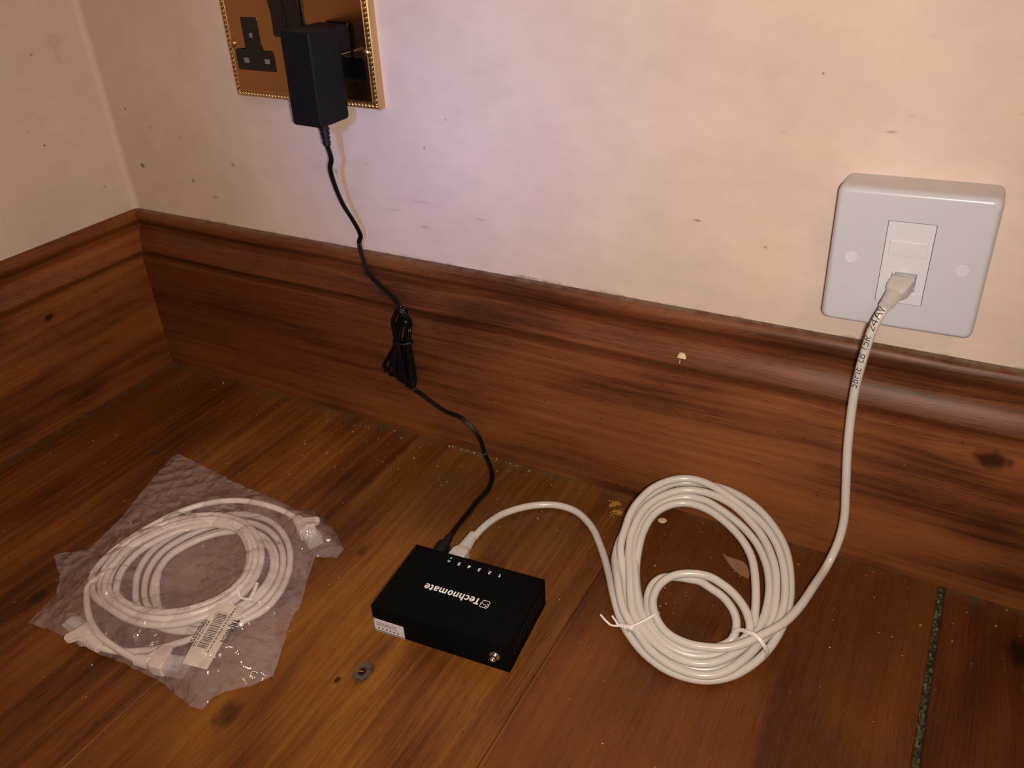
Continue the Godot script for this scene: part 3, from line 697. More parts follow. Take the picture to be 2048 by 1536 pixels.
# ------------------------------------------------------------------ the data socket
func data_socket() -> void:
	var t := thing("data_socket", "square white plastic data socket on the cream wall with a grey cable plugged in", "wall socket", Vector3(0.7208, 0.23222, 0.0))
	t.rotation.z = 0.01781
	var mb := MB.new()
	var S := 0.086
	mb.loft([MB.rr(S - 0.0004, S - 0.0004, 0.0045, 0.0), MB.rr(S - 0.0004, S - 0.0004, 0.0045, 0.0174)])
	obj("back_box", mb, M.white_plastic, t, 50)
	mb = MB.new()
	var hole_w := 0.0258; var hole_h := 0.0506
	mb.loft([MB.rr(S, S, 0.0045, 0.0176), MB.rr(S, S, 0.0045, 0.0222), MB.rr(S - 0.0004, S - 0.0004, 0.0045, 0.0238), MB.rr(S - 0.0014, S - 0.0014, 0.0042, 0.0254), MB.rr(S - 0.003, S - 0.003, 0.004, 0.0265), MB.rr(S - 0.005, S - 0.005, 0.0035, 0.02705), MB.rr(S - 0.007, S - 0.007, 0.003, 0.0272), MB.rr(hole_w, hole_h, 0.0004, 0.0272), MB.rr(hole_w, hole_h, 0.0004, 0.021)], true, false)
	obj("faceplate", mb, M.white_plastic, t, 30)
	mb = MB.new()
	var jc := Vector2(0.0007, -0.0115)
	mb.loft([MB.rr(0.0252, 0.05, 0.0004, 0.021), MB.rr(0.0252, 0.05, 0.0004, 0.0274), MB.rr(0.0249, 0.0497, 0.0003, 0.0276),
		MB.rr(0.0166, 0.0148, 0.0005, 0.0276, jc.x, jc.y), MB.rr(0.0166, 0.0148, 0.0005, 0.0268, jc.x, jc.y), MB.rr(0.0138, 0.0116, 0.0003, 0.0268, jc.x, jc.y), MB.rr(0.0138, 0.0116, 0.0003, 0.012, jc.x, jc.y)], true, false)
	obj("module", mb, M.white_module, t, 25)
	mb = MB.new()
	mb.box(Vector3(0.0142, 0.012, 0.001), Vector3(jc.x, jc.y, 0.0122))
	obj("jack", mb, M.dark_hole, t)
	mb = MB.new()
	mb.box(Vector3(0.0204, 0.0094, 0.0012), Vector3(0.0001, 0.0093, 0.0277), 0.0005)
	obj("label_window", mb, M.white_module, t)
	mb = MB.new()
	var arc := PackedVector2Array()
	for i in 13:
		arc.append(Vector2(cos(PI * i / 12) * 0.0032, sin(PI * i / 12) * 0.0016) + Vector2(-0.0005, 0.0147))
	mb.prism(arc, 0.0274, 0.0279)
	obj("thumb_catch", mb, M.white_module, t)
	for s in [-1, 1]:
		mb = MB.new()
		var cx: float = 0.03015 * s
		mb.loft([MB.ring(0.0037, 0.0268, 28, 1, 1, cx), MB.ring(0.0037, 0.02722, 28, 1, 1, cx), MB.ring(0.0034, 0.0274, 28, 1, 1, cx), MB.ring(0.0031, 0.0274, 28, 1, 1, cx), MB.ring(0.0030, 0.02725, 28, 1, 1, cx)])
		obj("screw_cover", mb, M.white_module, t, 25)

# ------------------------------------------------------------------ the brass socket
func round_poly(p: Array, r: float) -> PackedVector2Array:
	var out := PackedVector2Array()
	var k := p.size()
	for i in k:
		var a: Vector2 = p[(i - 1 + k) % k]
		var b: Vector2 = p[i]
		var c: Vector2 = p[(i + 1) % k]
		var s := b + (a - b).normalized() * r
		var e := b + (c - b).normalized() * r
		for j in 5:
			var f := j / 4.0
			out.append(s * (1 - f) * (1 - f) + b * 2 * f * (1 - f) + e * f * f)
	return out

func brass_socket() -> void:
	var t := thing("wall_socket", "brass double power socket with a rope-pattern edge and black inserts on the wall", "power socket", Vector3(0.18633, 0.28981, 0.0))
	t.rotation.z = -0.01138
	var W := 0.148; var H := 0.088; var cx := W / 2; var cy := H / 2
	var mb := MB.new()
	mb.loft([MB.rr(W, H, 0.0008, 0.0, cx, cy, 2), MB.rr(W, H, 0.0008, 0.0074, cx, cy, 2), MB.rr(W - 0.0014, H - 0.0014, 0.0006, 0.0081, cx, cy, 2), MB.rr(W - 0.009, H - 0.009, 0.0006, 0.0081, cx, cy, 2)], true, false)
	obj("plate_edge", mb, M.brass_bright, t, 30)
	mb = MB.new()
	mb.loft([MB.rr(W - 0.0088, H - 0.0088, 0.0006, 0.006, cx, cy, 2), MB.rr(W - 0.0088, H - 0.0088, 0.0006, 0.0082, cx, cy, 2)])
	obj("face_plate", mb, M.brass, t, 30)
	mb = MB.new()
	for e in [[Vector2(0, 0), Vector2(1, 0), W], [Vector2(0, H), Vector2(1, 0), W], [Vector2(0, 0), Vector2(0, 1), H], [Vector2(W, 0), Vector2(0, 1), H]]:
		var st: Vector2 = e[0]
		var dir: Vector2 = e[1]
		var inn := Vector2(0 if dir.x > 0 else signf(cx - st.x), 0 if dir.y > 0 else signf(cy - st.y))
		var k := int((e[2] - 0.006) / 0.0033)
		for i in k + 1:
			var c2: Vector2 = st + dir * (0.003 + (e[2] - 0.006) * i / k) + inn * 0.0027
			mb.xf = Transform3D(Basis(Vector3(0, 0, 1), dir.angle() - 0.72 + (0.0 if dir.x > 0 else 0.0)), Vector3(c2.x, c2.y, 0.0081))
			mb.ball(Vector3(0.0024, 0.00115, 0.0013), Vector3.ZERO, 8, 6)
	mb.xf = Transform3D()
	obj("rope_trim", mb, M.brass_bright, t).set_meta("kind", "stuff")
	mb = MB.new()
	var a := 0.0052
	var loop: Array = []
	for q in [Vector2(a, a), Vector2(W - a, a), Vector2(W - a, H - a), Vector2(a, H - a), Vector2(a, a)]:
		loop.append(Vector3(q.x, q.y, 0.0083))
	for i in 4:
		mb.tube([loop[i], loop[i + 1]], 0.0005, -1.0, 8)
	obj("inner_bead", mb, M.brass_bright, t)
	for side in 2:
		var ox: float = 0.0 if side == 0 else W - 0.0576
		var T := [Vector2(8.4, 21.4), Vector2(49.2, 21.4), Vector2(49.2, 37.5), Vector2(37.2, 37.5), Vector2(37.2, 61.8), Vector2(20.2, 61.8), Vector2(20.2, 37.5), Vector2(8.4, 37.5)]
		var poly: Array = []
		for q in T:
			poly.append(q / 1000.0 + Vector2(ox, 0))
		var cs := CSGCombiner3D.new()
		cs.name = "outlet_insert"; t.add_child(cs, true)
		var body := CSGPolygon3D.new()
		body.name = "insert_body"; body.polygon = round_poly(poly, 0.0018); body.depth = 0.004; body.position = Vector3(0, 0, 0.0086); body.material = M.gloss_black; cs.add_child(body)
		for s in ([[19.4, 29.0, 6.6, 4.6], [42.0, 29.2, 6.6, 4.6], [29.6, 50.0, 4.6, 8.4]] if side == 0 else []):   # the other outlet is filled by the adapter
			var cut := CSGBox3D.new()
			cut.name = "slot"; cut.size = Vector3(s[2] / 1000.0, s[3] / 1000.0, 0.006); cut.position = Vector3(s[0] / 1000.0 + ox, s[1] / 1000.0, 0.0094); cut.operation = CSGShape3D.OPERATION_SUBTRACTION; cut.material = M.gloss_black; cs.add_child(cut, true)
			mb = MB.new()
			var dx := 0.0006 if s[2] > 5.0 else 0.0009
			mb.box(Vector3(s[2] / 1000.0 + 0.0004, s[3] / 1000.0 + 0.0004, 0.002), Vector3(s[0] / 1000.0 + ox, s[1] / 1000.0, 0.0074))
			obj("slot_floor", mb, M.gloss_black, t)
			mb = MB.new()
			mb.box(Vector3(s[2] / 1000.0 - 0.0016, s[3] / 1000.0 - 0.0008 if s[2] > 5.0 else 0.0035, 0.0012), Vector3(s[0] / 1000.0 + ox - dx, s[1] / 1000.0 + (0.0 if s[2] > 5.0 else -0.0016), 0.0084), 0.0002)
			obj("shutter", mb, M.shutter_grey, t)
	# the pair of rocker switches in their black frame
	mb = MB.new()
	mb.loft([MB.rr(0.0326, 0.0285, 0.0012, 0.006, 0.07, 0.0628), MB.rr(0.0326, 0.0285, 0.0012, 0.0088, 0.07, 0.0628), MB.rr(0.0318, 0.0277, 0.001, 0.0091, 0.07, 0.0628), MB.rr(0.0304, 0.0263, 0.0008, 0.0091, 0.07, 0.0628), MB.rr(0.0304, 0.0263, 0.0008, 0.0075, 0.07, 0.0628)])
	obj("switch_frame", mb, M.gloss_black, t, 30)
	for s in [0, 1]:
		mb = MB.new()
		var x0: float = 0.0551 + 0.0152 * s
		var sec := PackedVector2Array()
		for k in 9:
			var f := k / 8.0
			sec.append(Vector2(0.0499 + 0.0258 * f, 0.0098 + 0.0026 * absf(f - 0.5) * (1.6 if f > 0.5 else 1.0)))
		for k in 8:
			var p := Vector3(x0, sec[k].x, sec[k].y)
			var q := Vector3(x0, sec[k + 1].x, sec[k + 1].y)
			var w := Vector3(0.0146, 0, 0)
			mb.quad(p, p + w, q + w, q)
			for e in [Vector3.ZERO, w]:
				mb.quad(p + e, q + e, Vector3(q.x, q.y, 0.0075) + e, Vector3(p.x, p.y, 0.0075) + e)
		var p0 := Vector3(x0, sec[0].x, sec[0].y)
		mb.quad(p0, p0 + Vector3(0.0146, 0, 0), Vector3(x0 + 0.0146, p0.y, 0.0075), Vector3(x0, p0.y, 0.0075))
		obj("switch_rocker", mb, M.gloss_black, t, 30)
	for x in [0.0063, W - 0.0063]:
		mb = MB.new()
		mb.loft([MB.ring(0.0031, 0.0078, 20, 1, 1, x, 0.0412), MB.ring(0.003, 0.0091, 20, 1, 1, x, 0.0412), MB.ring(0.0022, 0.0098, 20, 1, 1, x, 0.0412), MB.ring(0.001, 0.01005, 20, 1, 1, x, 0.0412)])
		obj("screw", mb, M.brass_bright, t)

# ------------------------------------------------------------------ power adapter and its cord
func power_adapter() -> void:
	var t := thing("power_adapter", "black plug-in power adapter in the brass socket, its thin black cord tied in a bundle", "power adapter", Vector3(0.3016, 0.2839, 0.0))
	var lean := Basis(Vector3(0, 0, 1), -0.031)
	var B := node("body", t, Transform3D(lean, Vector3.ZERO))
	var W := 0.0277; var H := 0.0664
	var mb := MB.new()
	var c := H / 2
	mb.loft([MB.rr(W, H, 0.0022, 0.0362, 0, c), MB.rr(W, H, 0.0022, 0.0525, 0, c), MB.rr(W - 0.0006, H - 0.0006, 0.0022, 0.0541, 0, c), MB.rr(W - 0.0026, H - 0.0026, 0.0016, 0.055, 0, c)])
	obj("front_shell", mb, M.adapter_plastic, B, 35)
	mb = MB.new()
	mb.loft([MB.rr(W - 0.0012, H - 0.0012, 0.0022, 0.0219, 0, c), MB.rr(W - 0.0002, H - 0.0002, 0.0022, 0.0236, 0, c), MB.rr(W - 0.0002, H - 0.0002, 0.0022, 0.0358, 0, c), MB.rr(W - 0.001, H - 0.001, 0.002, 0.0362, 0, c)])
	obj("rear_shell", mb, M.adapter_plastic, B, 35)
	mb = MB.new()
	mb.loft([MB.rr(W - 0.0006, 0.0185, 0.002, 0.0118, 0, 0.0567), MB.rr(W - 0.0002, 0.0189, 0.002, 0.013, 0, 0.0567), MB.rr(W - 0.0002, 0.0189, 0.002, 0.0225, 0, 0.0567)])
	obj("plug_head", mb, M.adapter_plastic, B, 35)
	mb = MB.new()
	mb.loft([MB.rr(W - 0.003, 0.0234, 0.0015, 0.0095, 0, 0.0355), MB.rr(W - 0.002, 0.0242, 0.0015, 0.0105, 0, 0.0355), MB.rr(W - 0.002, 0.0242, 0.0015, 0.023, 0, 0.0355)])
	obj("plug_base", mb, M.gloss_black, B, 35)
	# strain relief: a ribbed cone under the body
	mb = MB.new()
	var up := Vector3(0.3013, 0.2855, 0.0365) - t.position
	var dn := Vector3(0.3013, 0.2653, 0.036) - t.position
	var path: Array = []
	var tp: Array = []
	for i in 41:
		var f := i / 40.0
		path.append(up.lerp(dn, f))
		var rib := 1.0 if fmod(f * 6.0, 1.0) < 0.62 else 0.80
		tp.append((1.0 - 0.30 * f) * rib)
	mb.tube(path, 0.0044, -1.0, 14, Vector3.ZERO, tp)
	obj("strain_relief", mb, M.black_plastic, t)
	mb = MB.new()
	var cord: Array = pts(CORD_TOP)
	cord.append_array(pts(CORD_BUNDLE))
	cord.append_array(pts(CORD_END))
	var s := smooth(cord, 5)
	mb.xf.origin = -t.position
	for e in [-1.0, 1.0]:   # flat twin lead
		mb.tube(s, 0.00112, -1.0, 8, Vector3.ZERO, [], 0.00098 * e)
	obj("cord", mb, M.cord_black, t)
	mb = MB.new()
	mb.xf = facing(Vector3(0.4562, 0.0118, 0.1398) - t.position, Vector3(0.0034, 0, 0.0312))
	mb.loft([MB.ring(0.0019, 0.0, 14), MB.ring(0.0024, 0.003, 14), MB.ring(0.0024, 0.0035, 14), MB.ring(0.0028, 0.0045, 14), MB.ring(0.0031, 0.0085, 14), MB.ring(0.0028, 0.009, 14), MB.ring(0.0042, 0.0115, 14), MB.ring(0.0052, 0.0135, 14), MB.ring(0.0054, 0.0312, 14)])
	obj("barrel_plug", mb, M.black_plastic, t, 50)
	var ct := MB.new()
	ct.tube(smooth([Vector3(0.3378, 0.0999, 0.0305), Vector3(0.3395, 0.1, 0.0355), Vector3(0.3475, 0.1007, 0.0378), Vector3(0.3545, 0.1016, 0.0355), Vector3(0.3565, 0.1018, 0.0305), Vector3(0.3475, 0.101, 0.0275)], 5, true), 0.0007, 0.0011, 8)
	tag(obj("cable_tie", ct, M.black_plastic), "thin black tie round the waist of the bundled black cord", "cable tie")

# ------------------------------------------------------------------ the network switch
func network_switch() -> void:
	var t := thing("network_switch", "small black metal network switch with white lettering lying on the floorboards", "network switch", Vector3(0.44735, 0.0, 0.17185))
	t.rotation.y = 0.09353
	var W := 0.1002; var D := 0.0632; var H := 0.0238
	var cs := CSGCombiner3D.new()
	cs.name = "case"; t.add_child(cs)
	var b := CSGBox3D.new()
	b.name = "case_body"; b.size = Vector3(W, H - 0.0008, D); b.position = Vector3(W / 2, H / 2 + 0.0004, D / 2); b.material = M.case_black; cs.add_child(b)
	var cut := func(size: Vector3, at: Vector3, turn := 0.0) -> void:
		var q := CSGBox3D.new()
		q.name = "opening"; q.size = size; q.position = at; q.rotation.x = turn; q.operation = CSGShape3D.OPERATION_SUBTRACTION; q.material = M.dark_hole; cs.add_child(q, true)
	for i in 13:
		for sd in [0.0, W]:
			cut.call(Vector3(0.003, 0.0105, 0.0013), Vector3(sd, 0.0135, 0.010 + 0.0037 * i), 0.16)
	for i in 5:
		cut.call(Vector3(0.0128, 0.0105, 0.012), Vector3(0.030 + 0.0145 * i, 0.0125, 0.003))
	cut.call(Vector3(0.0088, 0.0105, 0.010), Vector3(0.0123, 0.0118, 0.003))
	for i in 6:
		cut.call(Vector3(0.0011, 0.002, 0.0011), Vector3(0.0299 + 0.008 * i, H, 0.0037))
	# seam line between the lid and the base
	var mb := MB.new()
	mb.box(Vector3(W + 0.0004, 0.0007, D + 0.0004), Vector3(W / 2, 0.0012, D / 2))
	obj("base_lip", mb, M.case_black, t)
	for q in [[0.006, 0.006], [W - 0.006, 0.006], [0.006, D - 0.006], [W - 0.006, D - 0.006]]:
		mb = MB.new()
		mb.xf = Transform3D(Basis(Vector3.RIGHT, -PI / 2), Vector3(q[0], 0, q[1]))
		mb.loft([MB.ring(0.0035, 0.0, 12), MB.ring(0.0035, 0.001, 12)])
		obj("foot", mb, M.black_plastic, t)
	# lettering reads from the far side: its x runs along -x, its up along +z
	var flat := Basis(Vector3(-1, 0, 0), Vector3(0, 0, 1), Vector3(0, 1, 0))
	mb = MB.new()
	var tm := text_mesh("Technomate", 0.0055, true)
	var ab := tm.get_aabb()
	var sx := 0.0416 / ab.size.x
	mb.add_mesh(tm, Transform3D(flat * Basis.from_scale(Vector3(sx, 1.0, 1.0)), Vector3(0.0669 - 0.0208, H + 0.00005, 0.0320 + 0.0027)) * Transform3D(Basis(), -(ab.position + ab.size / 2 * Vector3(1, 1, 0)) + Vector3(0, 0.00005, 0)))
	obj("lettering", mb, M.print_white, t)
	mb = MB.new()
	var lo := Vector3(0.0713, H + 0.0001, 0.0352)
	var stroke := func(p: Array, r: float) -> void:
		var w: Array = []
		for q in p:
			w.append(lo + flat * Vector3(q[0], q[1], 0) / 1000.0)
		mb.tube(w, r, 0.0001, 6, Vector3.UP)
	stroke.call([[-2.2, 3.0], [2.6, 3.0], [3.0, 2.4], [2.5, -2.6], [2.0, -3.1], [-1.8, -3.1], [-2.9, -1.6], [-2.2, -0.6], [-2.8, 0.6], [-2.2, 3.0]], 0.00022)
	stroke.call([[3.6, 0.2], [1.7, -0.4], [0.9, 0.5], [-0.6, 0.5], [-1.6, 1.4]], 0.0002)
	stroke.call([[-2.9, -0.3], [-1.6, -0.2], [-1.2, -1.0]], 0.0002)
	stroke.call([[-0.6, 2.2], [-1.9, 1.2]], 0.0002)
	obj("emblem", mb, M.print_white, t)
	var glyphs := ["", "5", "4", "3", "2", "1"]
	for i in 6:
		mb = MB.new()
		var c := Vector3(0.0299 + 0.00799 * i, H + 0.0001, 0.0070 + 0.0001 * i)
		if i == 0:
			var ringp: Array = []
			for k in 17:
				ringp.append(c + Vector3(cos(TAU * k / 16), 0, sin(TAU * k / 16)) * 0.00085)
			mb.tube(ringp, 0.00016, 0.0001, 6, Vector3.UP)
			mb.tube([c, c + Vector3(0, 0, 0.0008)], 0.00016, 0.0001, 6, Vector3.UP)
		else:
			var g := text_mesh(glyphs[i], 0.0010, true)
			var gb := g.get_aabb()
			var gs := 0.0029 / gb.size.y
			mb.add_mesh(g, Transform3D(flat * Basis.from_scale(Vector3(gs, gs, minf(gs, 1.0))), c) * Transform3D(Basis(), -(gb.position + gb.size / 2)))
		obj("port_number", mb, M.print_white, t)
	mb = MB.new()
	mb.box(Vector3(0.0010, 0.0004, 0.0010), Vector3(0.0299, H, 0.0037), 0.0001)
	obj("power_light", mb, M.print_white, t)
	# paper sticker low on the near left corner, lapping round the side
	var st := MB.new()
	st.box(Vector3(0.0232, 0.0118, 0.00016), Vector3(0.0116, 0.0062, D + 0.0001))
	st.box(Vector3(0.00016, 0.0118, 0.006), Vector3(-0.0001, 0.0062, D - 0.003))
	var sk := obj("sticker", st, M.sticker, t)
	mb = MB.new()
	for i in 6:   # rows of tiny marks, too small to read in the photograph
		mb.box(Vector3(0.0011, 0.0011, 0.0001), Vector3(0.0032 + 0.0030 * i, 0.0038, D + 0.0002))
	for row in 3:
		var x := 0.0018
		while x < 0.017:
			var w := rng.randf_range(0.0006, 0.0018)
			mb.box(Vector3(w, 0.0004, 0.0001), Vector3(x + w / 2, 0.0066 + 0.0012 * row, D + 0.0002))
			x += w + rng.randf_range(0.0004, 0.0008)
	obj("print", mb, M.ink, sk)
	# earth stud with its washer near the right corner
	mb = MB.new()
	mb.xf = Transform3D(Basis(), Vector3(0.0905, 0.0128, D))
	mb.loft([MB.ring(0.0036, 0.0, 20), MB.ring(0.0036, 0.0007, 20), MB.ring(0.0033, 0.0009, 20), MB.ring(0.0022, 0.0009, 20), MB.ring(0.0022, 0.0004, 20)])
	obj("washer", mb, M.nickel, t, 30)
	mb = MB.new()
	mb.xf = Transform3D(Basis(), Vector3(0.0905, 0.0128, D))
	mb.loft([MB.ring(0.0019, 0.0, 14), MB.ring(0.0019, 0.0022, 14), MB.ring(0.0022, 0.0023, 14), MB.ring(0.0022, 0.0036, 14), MB.ring(0.0017, 0.0041, 14), MB.ring(0.0009, 0.0041, 14), MB.ring(0.0009, 0.0034, 14)])
	obj("stud", mb, M.nickel, t, 30)

# ------------------------------------------------------------------ network cables
# a plug whose cable enters at the origin and whose tip points along local +z
func rj_plug(parent: Node, x: Transform3D, boot: Material, long_boot := 0.018, ear := false, tip := 0.014) -> void:
	var g := node("plug", parent, x)
	var mb := MB.new()
	var L: Array = []
	var k := 5
	for i in k:
		var z0 := long_boot * i / k
		var r := lerpf(0.0037, 0.0052, float(i) / k)
		L.append(MB.ring(r, z0, 14)); L.append(MB.ring(r, z0 + long_boot / k * 0.52, 14))
		L.append(MB.ring(r * 0.68, z0 + long_boot / k * 0.60, 14)); L.append(MB.ring(r * 0.68, z0 + long_boot / k * 0.94, 14))
	mb.loft(L)
	obj("boot", mb, boot, g, 30)
	mb = MB.new()
	var z := long_boot - 0.002
	mb.loft([MB.rr(0.0085, 0.0072, 0.003, z, 0, 0, 4), MB.rr(0.0118, 0.0088, 0.0022, z + 0.0035, 0, 0, 4), MB.rr(0.0128, 0.0096, 0.0016, z + 0.006, 0, 0, 4), MB.rr(0.0128, 0.0096, 0.0014, z + 0.0125, 0, 0, 4), MB.rr(0.012, 0.009, 0.0012, z + 0.013, 0, 0, 4)])
	if ear:
		var p := PackedVector2Array()
		for i in 14:
			var a := PI * i / 13.0
			p.append(Vector2(0.0078 + 0.0042 * sin(a), 0.0095 + 0.0042 * cos(a)))
		p.append(Vector2(0.0, 0.0)); p.append(Vector2(0.0, 0.0105))
		mb.xf = Transform3D(Basis(Vector3(1, 0, 0), Vector3(0, 0, 1), Vector3(0, -1, 0)), Vector3(0, 0.0052, z - 0.001))
		mb.prism(p, -0.0008, 0.0016)
		mb.xf = Transform3D()
	obj("hood", mb, boot, g, 30)
	if tip > 0.0:
		mb = MB.new()
		mb.box(Vector3(0.0117, 0.0078, tip), Vector3(0, 0, z + 0.0125 + tip / 2), 0.0005)
		mb.box(Vector3(0.0062, 0.0012, tip * 0.8), Vector3(0, 0.0052, z + 0.0125 + tip * 0.5), 0.0004)
		obj("clear_tip", mb, M.clear_plug, g, 30)
		mb = MB.new()
		for i in 8:
			mb.box(Vector3(0.0005, 0.0006, 0.005), Vector3(-0.00357 + 0.00102 * i, -0.0037, z + 0.0125 + tip - 0.0035))
		obj("contacts", mb, M.brass_bright, g)

# lettering wrapped on a cable: starts at distance s0 along the path, reads along it; side = direction from the axis to the print
func cable_print(parent: Node, path: Array, s0: float, words: String, height: float, r: float, side: Vector3, ink: Material, reverse := false) -> void:
	var tm := text_mesh(words, height, false)
	var ab := tm.get_aabb()
	var lens: Array = [0.0]
	for i in range(1, path.size()):
		lens.append(lens[-1] + path[i].distance_to(path[i - 1]))
	var bend := func(p: Vector3) -> Array:
		var s := s0 + (p.x - ab.position.x) * (-1.0 if reverse else 1.0)
		var i := clampi(lens.bsearch(s) - 1, 0, path.size() - 2)
		var f: float = clampf((s - lens[i]) / maxf(lens[i + 1] - lens[i], 1e-6), 0, 1)
		var t: Vector3 = (path[i + 1] - path[i]).normalized()
		var c: Vector3 = path[i].lerp(path[i + 1], f)
		var o := (side - t * side.dot(t)).normalized()
		var b := (t.cross(o) if not reverse else o.cross(t))
		var a := (p.y - ab.position.y - ab.size.y / 2) / r
		var d := (o * cos(a) - b * sin(a)).normalized()
		return [c + d * (r + 0.00004 + maxf(p.z, 0.0) * 0.3), d]
	var mb := MB.new()
	for sf in tm.get_surface_count():
		var A := tm.surface_get_arrays(sf)
		var pv: PackedVector3Array = A[Mesh.ARRAY_VERTEX]
		var id = A[Mesh.ARRAY_INDEX]
		if id == null:
			id = range(pv.size())
		for i in range(0, id.size(), 3):
			if pv[id[i]].z < 0.0 and pv[id[i + 1]].z < 0.0 and pv[id[i + 2]].z < 0.0:
				continue
			var todo: Array = [[pv[id[i]], pv[id[i + 1]], pv[id[i + 2]]]]
			while todo.size():
				var w: Array = todo.pop_back()
				var big := 0
				for k in 3:
					if w[k].distance_to(w[(k + 1) % 3]) > w[big].distance_to(w[(big + 1) % 3]):
						big = k
				var e0: Vector3 = w[big]
				var e1: Vector3 = w[(big + 1) % 3]
				var e2: Vector3 = w[(big + 2) % 3]
				if e0.distance_to(e1) > 0.0005:
					todo.append([e0, (e0 + e1) / 2, e2]); todo.append([(e0 + e1) / 2, e1, e2])
					continue
				var q: Array = []
				for k in 3:
					q.append(bend.call(w[k]))
				mb.trin(q[0][0], q[1][0], q[2][0], q[0][1], q[1][1], q[2][1])
	obj("print", mb, ink, parent)

func grey_cable() -> void:
	var t := thing("network_cable", "coiled grey network cable running from the black switch up to the white data socket", "network cable")
	var path: Array = pts(GREY_A)
	path.append_array(pts(GREY_B))
	var s := smooth(path, 4)
	var mb := MB.new()
	mb.tube(s, 0.0028, -1.0, 14)
	obj("sheath", mb, M.sheath_grey, t)
	rj_plug(t, facing(Vector3(0.47246, 0.0134, 0.1352), Vector3(0.0934, 0, 0.9956)), M.boot_grey, 0.0175, false, 0.006)
	rj_plug(t, facing(Vector3(0.7162, 0.2135, 0.0495), Vector3(0.0056, 0.0072, -0.022)), M.boot_grey, 0.0125, false, 0.008)
	var total := 0.0
	for i in range(1, s.size()):
		total += s[i].distance_to(s[i - 1])
	cable_print(t, s, total - 0.0565, "SBPIE  LB 15R  24AW", 0.0028, 0.0028, Vector3(-0.45, 0.45, 1.0), M.ink)
	for k in 2:
		var q := pts(TIE_A if k == 0 else TIE_B)
		var tt := thing("twist_tie", ["white twist tie with two loose ends knotted on the near left of the grey coil", "white twist tie without ends, over the grey coil where the cable leaves for the wall"][k], "twist tie", Vector3.ZERO, "twist ties on the grey coil")
		mb = MB.new()
		mb.tube(smooth(q, 5), 0.0014, 0.0006, 10, Vector3.ZERO)
		obj("band", mb, M.tie_white, tt)
		if k == 0:
			for e in [TIE_TAIL_A, TIE_TAIL_B]:
				mb = MB.new()
				mb.tube(smooth(pts(e), 5), 0.0008, 0.0006, 8)
				obj("tail", mb, M.tie_white, tt)
			mb = MB.new()
			var kn := pts(TIE_KNOT)
			for i in 16:
				var f := i / 15.0 * 2.99
				var p: Vector3 = kn[int(f)].lerp(kn[mini(int(f) + 1, 3)], f - int(f))
				p += Vector3(sin(i * 2.1), cos(i * 2.1), sin(i * 2.1 + 1.0)) * 0.001
				mb.ball(Vector3(0.0018, 0.0014, 0.0017), p, 8, 5)
			obj("knot", mb, M.tie_white, tt)

